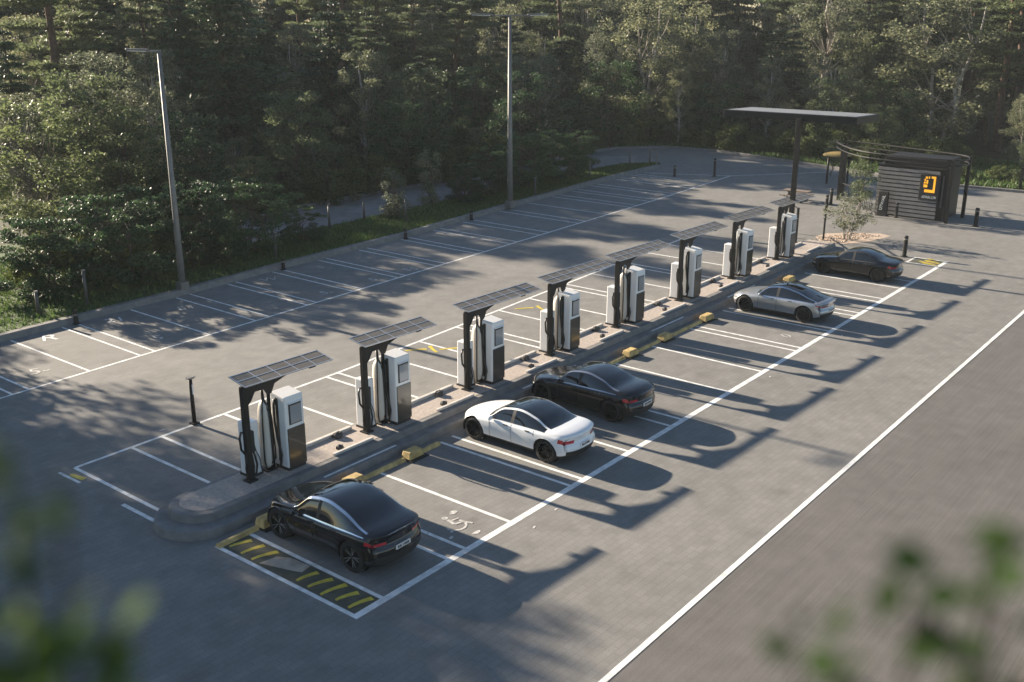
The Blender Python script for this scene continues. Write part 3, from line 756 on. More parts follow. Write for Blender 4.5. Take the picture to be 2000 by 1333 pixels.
blackp = paint_mat('car_black', (.006, .006, .007), rough=.18); blackp2 = paint_mat('car_black_soft', (.007, .007, .008), rough=.2)
whitep = paint_mat('car_white', (.74, .75, .76)); silverp = paint_mat('car_silver', (.40, .41, .42), .7, .3)
c1 = build_car('suv', blackp, M['chrome'], M['rimedge'], (4.6, 5.25)); c1.location = (16.22, 18.78, 0)
tag(c1, 'black coupe SUV with chrome window line, nearest car, beside the yellow hatched strip', 'car', 'cars parked at the chargers')
c2 = build_car('sedan', whitep, whitep, M['rimblack'], (4.4, 5.4), lip=False); c2.location = (24.40, 18.98, 0)
tag(c2, 'white sedan with black glass roof and black wheels, the only white car', 'car', 'cars parked at the chargers')
c3 = build_car('liftback', blackp2, M['rimedge'], M['rimblack'], (4.6, 5.4)); c3.location = (28.42, 19.22, 0)
tag(c3, 'black liftback parked directly beyond the white sedan', 'car', 'cars parked at the chargers')
c4 = build_car('fastback', silverp, M['chrome'], M['rimblack'], (5.0, 5.4), bar=True, lip=True); c4.location = (43.45, 18.88, 0)
tag(c4, 'silver grey fastback with full width red tail light, the only silver car', 'car', 'cars parked at the chargers')
c5 = build_car('sedan', blackp, M['plastic'], M['rimblack'], (4.6, 5.4), darkroof=False); c5.location = (52.55, 18.92, 0)
tag(c5, 'black sedan with raised rear spoiler, farthest car beside the gravel bed', 'car', 'cars parked at the chargers')

# ------------------------------------------------------------------ street furniture
t = empty('street_lamp', (28.2, 43.3, .1))
p = MB(); p.tube([(0, 0, 0), (0, 0, 3), (0, 0, 11.4)], [.17, .15, .085], 12); p.build('pole', M['galv'], t, smooth=True)
p = MB(); p.box((0, 0, .25), (.46, .46, .5)); p.build('base', M['galv'], t, bevel=.03)
p = MB(); p.beam((.12, .0, 11.38), (-1.0, .55, 11.42), .16, .08); p.build('arm', M['galv'], t)
p = MB(); p.beam((-.4, .22, 11.45), (-1.25, .70, 11.49), .30, .09); h = p.build('lamp_head', M['galv'], t, bevel=.02)
p = MB(); p.beam((-.5, .28, 11.39), (-1.2, .67, 11.43), .22, .03); p.build('lens', M['lens'], h)
tag(t, 'tall grey street lamp with a single arm, at the kerb on the left', 'street lamp', 'tall grey street lamps along the kerb')
t = empty('street_lamp', (55.4, 44.55, .1))
p = MB(); p.tube([(0, 0, 0), (0, 0, 4), (0, 0, 12.75)], [.20, .17, .10], 12); p.build('pole', M['galv'], t, smooth=True)
p = MB(); p.box((0, 0, .25), (.5, .5, .5)); p.build('base', M['galv'], t, bevel=.03)
p = MB(); p.beam((-1.35, 1.55, 12.74), (1.35, -1.55, 12.74), .16, .08); p.build('arm', M['galv'], t)
for s in (-1, 1):
    p = MB(); p.beam((s*.75, -s*.86, 12.80), (s*1.7, -s*1.95, 12.84), .34, .09); h = p.build('lamp_head', M['galv'], t, bevel=.02)
    p = MB(); p.beam((s*.85, -s*.98, 12.735), (s*1.65, -s*1.89, 12.775), .26, .03); p.build('lens', M['lens'], h)
tag(t, 'tall grey street lamp with two opposite arms, at the kerb in the centre', 'street lamp', 'tall grey street lamps along the kerb')
# short lamp post on the stall line
t = empty('bollard_light', (18.6, 28.68, 0))
p = MB(); p.tube([(0, 0, 0), (0, 0, 1.62)], [.075, .06], 12); p.build('post', M['black'], t, smooth=True)
p = MB(); p.box((0, 0, .03), (.26, .26, .06)); p.build('base', M['black'], t)
p = MB(); p.box((0, 0, 1.655), (.2, .2, .06)); p.box((0, -.02, 1.66), (.34, .1, .03)); p.build('cap', M['galv'], t, bevel=.01)
p = MB(); p.box((.02, -.064, 1.25), (.05, .02, .35)); p.build('light_strip', M['lens'], t)
tag(t, 'dark post with a flat cap, alone on the stall line behind the first charger', 'bollard light')

# big flat canopy on one pole
t = empty('canopy', (53.15, 23.0, .25))
p = MB(); p.box((0, 0, 3.75), (.24, .24, 7.5)); p.build('pole', M['black'], t, bevel=.015)
p = MB(); p.box((0, 0, .03), (.5, .5, .06)); p.build('base_plate', M['black'], t)
rt = Matrix.Rotation(R(4), 3, 'Z') @ Matrix.Rotation(R(2.5), 3, 'Y')
p = MB(); p.box((2.1, .85, 7.46), (4.0, 7.4, .36), rt); p.build('fascia', M['black'], t, bevel=.02)
p = MB(); p.box((2.1, .85, 7.645), (3.75, 7.15, .03), rt); p.build('roof_sheet', mat('canopy_roof', (.20, .205, .21), .5, metal=.1, noise=.1, nscale=1), t)
p = MB(); p.beam((0, 0, 7.3), (2.0, .8, 7.38), .16, .16); p.build('bracket', M['black'], t)
tag(t, 'large flat canopy on a single tall black pole at the end of the charger row', 'canopy')

# kiosk, facing the stalls (towards -x)
t = empty('kiosk', (71.4, 21.9, 0))
W2, D2, H2 = 4.3, 3.2, 3.3
x0, y0, y1 = 69.75-71.4, 19.85-21.9, 24.25-21.9
p = MB(); p.box((x0+D2/2, (y0+y1)/2, H2/2), (D2, y1-y0, H2)); body = p.build('wall', M['black'], t)
p = MB()
n = 12
for i in range(n):
    z = .10 + (H2-.12)*i/n; p.box((x0-.05, (y0+y1)/2+.2, z+.10), (.10, y1-y0-.4, .19))
p.build('slat_cladding', M['slat'], t)
p = MB(); p.box((x0+.25, y0-.10, 1.75), (.7, .16, 3.5)); p.build('corner_panel', M['black'], t)
p = MB(); p.box((x0+D2/2, (y0+y1)/2, H2+.04), (D2+.2, y1-y0+.2, .09)); p.build('roof', M['black'], t)
p = MB(); p.box((x0+D2/2+.1, (y0+y1)/2-.05, H2+.33), (D2-.3, y1-y0-.35, .50)); p.build('roof_unit', M['black'], t, bevel=.02)
# sign board
sb = MB(); sb.box((x0-.10, y0+.95, 2.15), (.10, 1.30, 1.75)); sb = sb.build('sign', M['plastic'], t, bevel=.02)
q = MB(); X = x0-.157
def srect(mb, ya, yb_, za, zb): mb.box((X, (ya+yb_)/2, (za+zb)/2), (.02, abs(yb_-ya), zb-za))
yo = y0+.95
srect(q, yo-.08, yo-.36, 2.75, 2.88); srect(q, yo-.36, yo-.23, 1.82, 2.75); srect(q, yo+.30, yo-.23, 1.82, 2.0); q.build('sign_emblem', M['orange'], sb)
q = MB()
srect(q, yo+.38, yo+.14, 2.14, 2.32); srect(q, yo+.38, yo+.26, 2.38, 2.50); srect(q, yo+.22, yo+.12, 2.38, 2.62); srect(q, yo+.36, yo+.27, 2.55, 2.68); srect(q, yo+.1, yo+.03, 2.72, 2.86); srect(q, yo+.3, yo+.16, 2.70, 2.84)
q.build('sign_blocks', M['orange'], sb)
def wall_text(txt, par, x, y, z, size, m, rot=(R(90), 0, R(-90)), name='lettering', shear=0):
    cu = bpy.data.curves.new(name, 'FONT'); cu.body = txt; cu.size = size; cu.align_x = 'CENTER'; cu.align_y = 'CENTER'; cu.extrude = .006; cu.shear = shear
    ob = bpy.data.objects.new(name, cu); COL.objects.link(ob)
    me = bpy.data.meshes.new_from_object(ob.evaluated_get(bpy.context.evaluated_depsgraph_get())); COL.objects.unlink(ob); bpy.data.objects.remove(ob)
    me.materials.clear(); me.materials.append(m)
    o = bpy.data.objects.new(name, me); COL.objects.link(o); o.parent = par; o.location = (x, y, z); o.rotation_euler = rot
    return o
wall_text('/SFRELOR', sb, X-.006, yo-.02, 1.50, .22, M['signwhite'], shear=.15)
q = MB()
for i in range(16): q.box((x0-.075, y0+.13, .95 + i*.13), (.02, .10, .07))
q.build('vertical_lettering', M['galv'], t)
tag(t, 'dark grey slatted kiosk with a black sign board and an orange bracket emblem', 'kiosk')
# pergola frame round the kiosk
t = empty('pergola', (71.4, 23.5, 0))
pts = [(72.7, 28.2), (69.75, 25.0), (69.35, 19.5), (71.7, 19.2), (73.1, 22), (74.8, 28.6)]
zt_ = 4.05
def rel(p, z): return (p[0]-71.4, p[1]-23.5, z)
curve = []
for i in range(len(pts)):
    p0, p1, p2, p3 = [Vector(pts[(i+k) % len(pts)]) for k in (-1, 0, 1, 2)]
    for k in range(6):
        u = k/6; curve.append(.5*((2*p1) + (p2-p0)*u + (2*p0-5*p1+4*p2-p3)*u*u + (3*p1-p0-3*p2+p3)*u**3))
q = MB(); q.tube([rel(c, zt_) for c in curve] + [rel(curve[0], zt_)], .05, 6); q.build('top_rail', M['black'], t)
q = MB(); q.tube([rel(c, zt_-.35) for c in curve] + [rel(curve[0], zt_-.35)], .04, 6)
q.build('lower_rail', M['black'], t)
for c in ((73.2, 28.2), (69.27, 19.4), (74.9, 28.6), (72.0, 19.15)):
    q = MB(); q.box((c[0]-71.4, c[1]-23.5, zt_/2), (.2, .2, zt_)); q.build('post', M['black'], t)
tag(t, 'open black pergola with a curved rail around the kiosk roof', 'pergola')
t = empty('shelter', (80, 31.2, 0))
for c in ((-.5, .5), (.9, -.6)):
    q = MB(); q.tube([(c[0], c[1], 0), (c[0], c[1], 2.25)], [.08, .10], 8); q.build('post', M['black'], t, smooth=True)
q = MB(); q.lathe([(.001, 2.5), (.6, 2.46), (1.05, 2.32), (1.1, 2.25), (.001, 2.25)], n=20); o = q.build('roof', M['mustard'], t, smooth=True); o.scale = (1.2, 1, 1)
tag(t, 'small open shelter with a mustard dome roof, left of the pergola', 'shelter')
# railing between pergola and kiosk
t = empty('fence', (71, 26.3, 0))
a, b = Vector((70.0, 24.6)), Vector((73.2, 28.0))
q = MB()
for z in (.15, 1.25): q.beam((a.x-71, a.y-26.3, z), (b.x-71, b.y-26.3, z), .05, .05)
q.build('rail', M['black'], t)
q = MB()
for i in range(19):
    c = a.lerp(b, i/18); q.box((c.x-71, c.y-26.3, .7), (.03, .03, 1.2))
q.build('bar_infill', M['black'], t)
tag(t, 'black bar railing between the kiosk wall and the pergola post', 'fence')
# totem
t = empty('sign_totem', (69.3, 23.6, 0))
q = MB(); q.box((0, 0, .82), (.22, .66, 1.64)); q.build('panel', M['plastic'], t, bevel=.03)
wall_text('UTWAIL', t, -.12, 0, .9, .27, M['signwhite'], (R(90), R(-80), R(-90)))
q = MB(); q.box((0, 0, .03), (.4, .8, .06)); q.build('base', M['black'], t)
tag(t, 'low black totem sign with vertical lettering at the kiosk wall', 'sign')

def bollard(loc, h, label, r=.075, cap=True, group='dark bollards around the lot'):
    t = empty('bollard', (*loc, 0))
    q = MB(); q.lathe([(r, 0), (r, h-.04), (r*.8, h), (.001, h)], n=12); q.build('post', M['black'], t, smooth=False)
    q = MB(); q.lathe([(r+.006, h-.22), (r+.006, h-.14)], n=12); q.build('band', M['galv'], t)
    q = MB(); q.lathe([(r*1.7, 0), (r*1.7, .03), (r, .05)], n=12); q.build('foot', M['black'], t)
    tag(t, label, 'bollard', group)
bollard((58.2, 18.3), 1.2, 'thick dark bollard behind the farthest black car', .12)
bollard((69.43, 17.6), 1.2, 'dark bollard standing alone right of the kiosk', .13)
bollard((68.6, 27.2), 1.1, 'dark bollard left of the shrub, nearer one of two', .11)
bollard((71.1, 27.9), 1.15, 'dark bollard left of the shrub, farther one of two', .11)
bollard((69.2, 22.6), 1.0, 'short dark bollard between the totem sign and the kiosk', .1)
bollard((59.5, 23.6), 1.6, 'thin dark post at the corner of the gravel bed', .06)
bollard((77.2, 40.4), 1.5, 'dark post on the end line of the left stalls, the taller of two there', .1)
bollard((75.2, 43.0), .9, 'short dark bollard inside the last left stall', .1)
for i, (x, y, lab) in enumerate(((34.4, 43.25, 'short pale-topped bollard at the kerb right of the single-arm lamp'), (44.0, 43.5, 'short black bollard at the kerb midway between the two street lamps'), (50.9, 44.2, 'short black bollard at the kerb just left of the double-arm lamp'), (22.2, 42.6, 'short dark stub at the kerb left of the single-arm lamp'))):
    bollard((x, y), .62, lab, .1)
for x, y, h, lab in ((21.5, 44.5, 1.3, 'leftmost thin post in the dark verge'), (23.75, 44.35, 1.85, 'second thin post in the dark verge from the left edge'), (35.4, 45.1, 1.6, 'thin grey post in the verge beside the layered bushes'), (42.3, 48.4, 1.8, 'post with a pale cap at the path edge, left of the sapling'),
                     (45.8, 49.0, 1.4, 'squat post at the path edge between the two saplings'), (47.0, 46.4, 1.85, 'tall dark post on the grass right of the sapling'), (59.75, 45.7, 1.5, 'pale thin post on the grass right of the double-arm lamp'), (68.65, 47.0, 1.6, 'dark post on the grass under the last bush'),
                     (75.2, 47.4, 1.75, 'first dark post near the grass tip'), (78.6, 47.5, 1.5, 'second dark post near the grass tip')):
    t = empty('post', (x, y, .2)); q = MB(); q.tube([(0, 0, 0), (0, 0, h-.2)], [.085, .07], 10); q.build('shaft', M['postgrey'], t, smooth=True)
    q = MB(); q.box((0, 0, h-.18), (.15, .15, .06)); q.build('cap', M['galv'], t)
    tag(t, lab, 'post', 'thin posts along the verge')
t = empty('wire_gate', (78.3, 46.6, 0))
q = MB(); q.tube([(0, 0, 0), (0, 0, 1.5)], .07, 8); q.build('post', M['galv'], t)
q = MB(); q.tube([(0, 0, 1.42), (.2, .9, 1.42)], .025, 6); q.tube([(0, 0, .8), (.2, .9, .8)], .02, 6); q.build('rail', M['galv'], t)
tag(t, 'pale metal post with thin rails at the tip of the grass verge', 'gate')
t = empty('barrier_gate', (57.8, 24.6, .0))
for dx, dy in ((0, 0), (1.2, 1.0), (2.4, 2.0)):
    q = MB(); q.box((dx, dy, 1.05), (.11, .11, 2.1)); q.build('post', M['black'], t)
q = MB()
for z in (2.05, 1.1): q.beam((0, 0, z), (2.4, 2.0, z), .05, .06)
q.build('rail', M['black'], t)
tag(t, 'black open frame barrier just past the last charger', 'barrier')
t = empty('bench', (70.9, 30.4, 0))
q = MB(); q.box((0, 0, .74), (.8, 1.9, .07)); q.build('tabletop', M['wood'], t)
for s in (-1, 1):
    q = MB(); q.box((s*.75, 0, .45), (.28, 1.9, .05)); q.build('seat', M['wood'], t)
    q = MB(); q.beam((-.7, s*.6, 0), (.25, s*.6, .72), .07, .07); q.beam((.7, s*.6, 0), (-.25, s*.6, .72), .06, .07); q.beam((-.8, s*.6, .40), (.8, s*.6, .40), .05, .07); q.build('leg', M['black'], t)
t.name = 'picnic_table'
tag(t, 'dark wooden picnic table behind the last solar canopy', 'picnic table')
t = empty('fence_post', (85.2, 18.8, 0)); q = MB(); q.box((0, 0, .9), (.18, .18, 1.8)); q.build('shaft', M['black'], t); q = MB(); q.box((0, 0, 1.82), (.24, .24, .05)); q.build('cap', M['black'], t)
tag(t, 'black post in the grass at the right edge', 'post')

# gravel bed with its shrub
def blob(cx, cy, rx, ry, n, seed, jitr=.15):
    rr = random.Random(seed); return [(cx + rx*rr.uniform(1-jitr, 1+jitr)*math.cos(2*math.pi*i/n), cy + ry*rr.uniform(1-jitr, 1+jitr)*math.sin(2*math.pi*i/n)) for i in range(n)]
bed = [(58.8, 23.5), (59.3, 22.1), (61.0, 21.2), (63.2, 20.8), (63.5, 21.6), (62.6, 23.1), (61.5, 24.2), (60.2, 24.4)]
g = MB(); g.sheet(ccw(bed), .006); struct('gravel_bed', g, M['sand'])
g = MB()
rr = random.Random(3)
for i in range(420):
    k = rr.random(); x = rr.uniform(59.3, 62.9); y = 22.75 - (x-61.0)*.36 + rr.uniform(-.8, .9); r = rr.uniform(.02, .06)
    g.box((x, y, r*.5), (r*1.6, r*1.2, r), Matrix.Rotation(rr.uniform(0, 3), 3, 'Z'), taper=.6)
tag(g.build('gravel', M['sand']), kind='stuff')
#@@TREES@@
# ------------------------------------------------------------------ trees
NPR = np.random.RandomState(11)
def kite_mesh(name, cen, size, asp, nrm_bias, m, rs, droop=0.0, dirs=None):
    """one small kite-shaped face per leaf (or needle tuft)"""
    n = len(cen); cen = np.asarray(cen)
    if dirs is None:
        a = rs.normal(size=(n, 3)); a[:, 2] = a[:, 2]*.7 - droop
    else: a = dirs + rs.normal(size=(n, 3))*.45
    a /= np.linalg.norm(a, axis=1)[:, None]
    nn = rs.normal(size=(n, 3)); nn[:, 2] += nrm_bias
    b = np.cross(a, nn); b /= (np.linalg.norm(b, axis=1)[:, None] + 1e-9)
    L = size*rs.uniform(.7, 1.35, n)[:, None]; Wd = L*asp
    v = np.stack([cen - a*L*.5, cen + b*Wd*.5 - a*L*.05, cen + a*L*.5, cen - b*Wd*.5 - a*L*.05], 1).reshape(-1, 3)
    me = bpy.data.meshes.new(name); me.vertices.add(4*n); me.vertices.foreach_set('co', v.astype(np.float32).ravel())
    me.loops.add(4*n); me.loops.foreach_set('vertex_index', np.arange(4*n, dtype=np.int32))
    me.polygons.add(n); me.polygons.foreach_set('loop_start', np.arange(0, 4*n, 4, dtype=np.int32))
    me.materials.append(m); me.update(calc_edges=True); me.validate()
    return me

def wiggle(p0, p1, n, amp, rs):
    pts = []
    for i in range(n+1):
        t = i/n; q = [p0[k] + (p1[k]-p0[k])*t + (rs.normal()*amp*math.sin(math.pi*min(1, t*1.0)) if 0 < i < n else 0) for k in range(3)]
        pts.append(q)
    return pts

def broad(seed, H, rx, base, nclump, nleaf, leafsize, lm, bark, stems=1, flat=.62, rcl=(.55, 1.0), egg=.55, asp=.62, bias=.9):
    rs = np.random.RandomState(seed); tb = MB(); C = []; bends = []
    for s in range(stems):
        a = 2*math.pi*s/stems + rs.rand(); r0 = 0 if stems == 1 else .25*rx*.4
        top = (math.cos(a)*rx*.35*(stems > 1) + rs.normal()*.1*rx, math.sin(a)*rx*.35*(stems > 1) + rs.normal()*.1*rx, H*.86)
        pts = wiggle((math.cos(a)*r0, math.sin(a)*r0, -.15), top, 7, .035*H*.5, rs)
        rad = H*.016*(1 if stems == 1 else .6)
        tb.tube(pts, [rad*(1-.85*i/7) + .012 for i in range(8)], 8); bends.append(pts)
    centers = []
    for i in range(nclump):
        t = rs.rand()**.9; z = base + (H-base)*t
        prof = math.sqrt(max(.04, 1 - ((t-egg*.72)/(1-egg*.55))**2)) if t > egg*.72 else math.sqrt(max(.12, 1-((egg*.72-t)/(egg*.9))**2))
        th = rs.rand()*2*math.pi; rr = rx*prof*math.sqrt(rs.uniform(.10, 1.0))*rs.uniform(.8, 1.12)
        c = np.array((rr*math.cos(th), rr*math.sin(th), min(z, H*.98)))
        r = rs.uniform(*rcl)*(1.1-.45*t); centers.append((c, r))
    out = []; w = np.array([r*r for _, r in centers]); w /= w.sum()
    for (c, r), q in zip(centers, w):
        k = max(6, int(nleaf*q)); d = rs.normal(size=(k, 3)); d /= np.linalg.norm(d, axis=1)[:, None]
        d *= (rs.rand(k)**.42)[:, None]*r; d[:, 2] *= flat; d[:, 2] -= .12*(d[:, 0]**2 + d[:, 1]**2)/max(r, .1)
        out.append(c + d)
    for c, r in centers[::2]:
        st = bends[rs.randint(len(bends))]; k = min(6, max(1, int(7*(c[2]*.72)/max(H*.86, .1))))
        p = st[k]; tb.tube(wiggle(p, c, 3, .04*rx, rs), [H*.0052*(1-k/9) + .008, H*.004*(1-k/9) + .006, .008, .005], 5)
    crown = kite_mesh('crown', np.concatenate(out), leafsize, asp, bias, lm, rs, .35)
    trunk = tb.mesh('trunk', bark, True)
    return trunk, crown

def conifer(seed, H, Lmax, base, whorls, per, pads, tufts, nm, bark, spruce=False, bend=.02, size=.34):
    rs = np.random.RandomState(seed); tb = MB(); pts = wiggle((0, 0, -.2), (rs.normal()*.3, rs.normal()*.3, H), 9, bend*H*.35, rs)
    rad = H*.0165; tb.tube(pts, [rad*(1-.9*i/9) + .015 for i in range(10)], 9)
    out = []; dirs = []
    def axis(z):
        t = min(8.999, max(0, (z+.2)/(H+.2)*9)); i = int(t); f = t-i
        return np.array([pts[i][k]*(1-f) + pts[i+1][k]*f for k in range(3)])
    for wv in range(whorls):
        t = (wv + rs.uniform(-.3, .3))/whorls; t = min(max(t, 0), .985); z = base + (H-base)*t
        for b in range(per):
            if not spruce and rs.rand() < .18: continue
            th = rs.rand()*2*math.pi if not spruce else 2*math.pi*(b + rs.rand()*.7)/per
            prof = (1-t)**.75 + .06 if spruce else min(1, .35 + 1.5*t)*(1.02-t)**.55
            L = Lmax*prof*rs.uniform(.62, 1.12)
            p0 = axis(z); rise = (-.18 if spruce else .05 + .28*t)*L
            p1 = p0 + np.array((math.cos(th)*L, math.sin(th)*L, rise + rs.normal()*.05*L))
            pm = (p0+p1)/2 + np.array((0, 0, .10*L if not spruce else .05*L))
            tb.tube([p0, pm, p1], [.010*L*2 + .012, .014, .006], 5)
            for k in range(pads):
                f = (.22 if spruce else .40) + (.80 if spruce else .62)*(k + rs.rand()*.8)/pads; f = min(f, 1.05)
                c = (p0*(1-f)**2 + 2*pm*f*(1-f) + p1*f*f) + rs.normal(size=3)*np.array((.16, .16, .05))*L*.5
                r = (.30 + .16*L)*rs.uniform(.75, 1.2); n = int(tufts*(.5 + .5*L/Lmax))
                d = rs.normal(size=(n, 3)); d /= np.linalg.norm(d, axis=1)[:, None]; d *= (rs.rand(n)**.45)[:, None]*r
                d[:, 2] *= .30 if not spruce else .34
                out.append(c + d); dd = d.copy(); dd[:, 2] = .25 + .2*rs.rand(n) if not spruce else -.12; dirs.append(dd/r + np.array((math.cos(th), math.sin(th), 0))*.5)
    crown = kite_mesh('crown', np.concatenate(out), size, .26, .6, nm, rs, 0, np.concatenate(dirs))
    return tb.mesh('trunk', bark, True), crown

KINDS = {}
def reg(kind, name, cat, desc, H, meshes): KINDS.setdefault(kind, []).append(dict(name=name, cat=cat, desc=desc, H=H, mesh=meshes))
for k in range(3): reg('pine', 'pine_tree', 'pine tree', ['slender red-trunked pine', 'broad layered pine', 'thin ragged pine'][k], 17,
    conifer(100+k, 17, [3.3, 4.0, 2.9][k], [5.5, 4.6, 7][k], [15, 15, 12][k], 5, 5, 70, M['needle'], M['barkred'], bend=[.02, .03, .015][k]))
for k in range(2): reg('spruce', 'spruce_tree', 'spruce tree', ['dense dark spruce', 'full dark conifer'][k], 15,
    conifer(140+k, 15, [3.6, 4.2][k], 1.0, 22, 7, 4, 50, M['needleD'], M['bark'], spruce=True, size=.32))
for k in range(3): reg('birch', 'birch_tree', 'birch tree', ['shimmering pale birch', 'airy grey-green birch', 'loose tall birch'][k], 12,
    broad(200+k, 12, [3.0, 3.5, 2.7][k], 1.8, 85, 12000, .17, M['leafB'], M['barkpale'], stems=1 if k != 1 else 2, rcl=(.5, 1.05), flat=.8))
for k in range(3): reg('broad', 'broadleaf_tree', 'broadleaf tree', ['rounded olive tree', 'dense dark green tree', 'loose olive tree'][k], 9,
    broad(300+k, 9, [3.0, 3.4, 2.6][k], 1.2, 72, 11000, .18, M['leafA'] if k != 1 else M['leafD'], M['bark'], stems=1 + k % 2, rcl=(.55, 1.1), flat=.7))
for k in range(3): reg('bush', 'tall_bush', 'bush', ['wide dark layered bush', 'dark rounded bush', 'dark spreading bush'][k], 4.5,
    broad(400+k, 4.5, [2.9, 2.4, 2.7][k], .5, 75, 15000, .14, M['leafD'], M['bark'], stems=3, rcl=(.45, .8), flat=.38, bias=1.6))
for k in range(2): reg('under', 'undergrowth_bush', 'bush', ['low sunlit leafy bush', 'low tangled green bush'][k], 2.2,
    broad(500+k, 2.2, [1.7, 2.0][k], .1, 45, 7000, .14, M['under'], M['bark'], stems=4, rcl=(.35, .65), flat=.8))
for k in range(2): reg('sapling', 'sapling', 'sapling', ['slim young tree with sparse grey leaves', 'narrow young tree with small leaves'][k], 4.2,
    broad(600+k, 4.2, .95, .5, 34, 3000, .13, M['leafB'], M['bark'], stems=1, rcl=(.25, .5), flat=.9))

def tree(kind, var, x, y, h, label, group=None, rz=None, z=0, wide=1.0):
    K = KINDS[kind][var % len(KINDS[kind])]
    t = empty(K['name'], (x, y, z), random.uniform(0, 6.28) if rz is None else rz)
    s = h/K['H']; t.scale = (s*wide, s*wide, s)
    for nm, me in zip(('trunk', 'crown'), K['mesh']):
        o = bpy.data.objects.new(nm, me); COL.objects.link(o); o.parent = t
    tag(t, label, K['cat'], group)
    return t
placed = []
def put_tree(kind, var, x, y, h, label, group=None, wide=1.0, z=0):
    placed.append((x, y, h)); return tree(kind, var, x, y, h, label, group, wide=wide, z=z)

# trees and bushes one can point at
for a in (('bush', 0, 35.4, 47.3, 4.2, 'wide dark layered bush in the verge right of the single-arm lamp', 1.15), ('bush', 1, 31.6, 47.0, 4.6, 'dark rounded bush just behind the single-arm lamp', 1.05), ('bush', 2, 27.6, 47.2, 4.8, 'dark spreading bush left of the single-arm lamp pole', 1.1),
          ('bush', 1, 23.6, 47.3, 4.0, 'dark rounded bush at the left edge of the verge', 1.1), ('bush', 0, 39.0, 47.0, 2.3, 'smaller dark bush at the open end of the path', 1.0), ('bush', 2, 57.8, 48.4, 3.6, 'dark spreading bush right behind the double-arm lamp', 1.0), ('bush', 0, 62.2, 48.6, 4.3, 'wide dark layered bush two right of the double-arm lamp', 1.1),
          ('bush', 1, 66.5, 49.0, 4.0, 'dark rounded bush near the end of the verge', 1.05), ('bush', 2, 70.2, 49.6, 3.7, 'last dark bush before the far road bend', 1.0), ('bush', 1, 54.6, 47.9, 3.0, 'low dark bush left of the double-arm lamp base', 1.0),
          ('sapling', 0, 47.4, 47.7, 3.6, 'slim young tree with sparse leaves on the grass, left one of two saplings', 1.2), ('sapling', 1, 52.4, 49.2, 4.0, 'narrow young tree on the grass, right one of two saplings', 1.1),
          ('pine', 0, 44.2, 82.0, 21, 'tall red-trunked pine with layered boughs at the top left corner', 1.45), ('spruce', 1, 52.4, 71.5, 17.5, 'big dense dark conifer behind the single-arm lamp', 1.45), ('pine', 2, 73.6, 81.5, 21, 'pine with a bare dark trunk midway between the two street lamps', 1.45),
          ('pine', 0, 80.2, 82.0, 21, 'pine with a bare reddish trunk just left of the double-arm lamp', 1.35), ('pine', 1, 80.3, 72.0, 18, 'thick-trunked pine behind the double-arm lamp whose trunk shows to the ground', 1.35), ('pine', 2, 98.0, 71.0, 20, 'red-trunked pine right of the double-arm lamp', 1.4),
          ('birch', 0, 38.0, 66.0, 10.5, 'sunlit full birch left of the single-arm lamp head', 1.3), ('birch', 1, 107.0, 31.8, 15.5, 'big pale-trunked birch behind the kiosk', 1.55), ('pine', 1, 116, 50, 20, 'broad pine above the tall flat canopy', 1.4), ('pine', 0, 108, 26.5, 19, 'layered pine at the right edge of the picture', 1.4),
          ('spruce', 0, 60.5, 68.0, 14, 'dark conifer between the single-arm lamp and the bare trunked pine', 1.35), ('birch', 2, 97.5, 45.6, 8.5, 'slender tree whose pale trunk stands left of the tall flat canopy pole', 1.1), ('broad', 0, 62, 59.5, 8.8, 'olive broadleaf tree just behind the path at the left of the double-arm lamp', 1.1),
          ('spruce', 1, 122, 40, 17.5, 'dark conifer above the right end of the tall flat canopy', 1.2), ('birch', 0, 92.5, 52.8, 7.5, 'small birch at the outer edge of the far road bend', 1.0)):
    put_tree(*a[:6], wide=a[6])
# clipped round tree by the shelter, and the shrub in the gravel bed
t_ = broad(701, 2.9, .85, 1.25, 30, 5200, .10, M['leafB'], M['bark'], rcl=(.3, .45), flat=.95)
t = empty('round_tree', (83.6, 33.0, 0))
for nm, me in zip(('trunk', 'crown'), t_):
    o = bpy.data.objects.new(nm, me); COL.objects.link(o); o.parent = t
tag(t, 'small round headed tree beside the mustard roofed shelter', 'tree')
t_ = broad(702, 2.7, 1.45, .7, 40, 2300, .11, M['leafB'], M['barkpale'], stems=6, rcl=(.25, .5), flat=.9)
t = empty('shrub', (60.6, 22.6, 0))
for nm, me in zip(('trunk', 'crown'), t_):
    o = bpy.data.objects.new(nm, me); COL.objects.link(o); o.parent = t
tag(t, 'airy multi-stemmed shrub standing in the pale gravel bed', 'shrub')
t_ = broad(703, 3.6, .95, 1.2, 30, 1900, .12, M['leafA'], M['bark'], stems=2, rcl=(.3, .55), flat=.9)
t = empty('young_tree', (68.4, 24.9, 0))
for nm, me in zip(('trunk', 'crown'), t_):
    o = bpy.data.objects.new(nm, me); COL.objects.link(o); o.parent = t
tag(t, 'young leafy tree in front of the kiosk railing', 'tree')

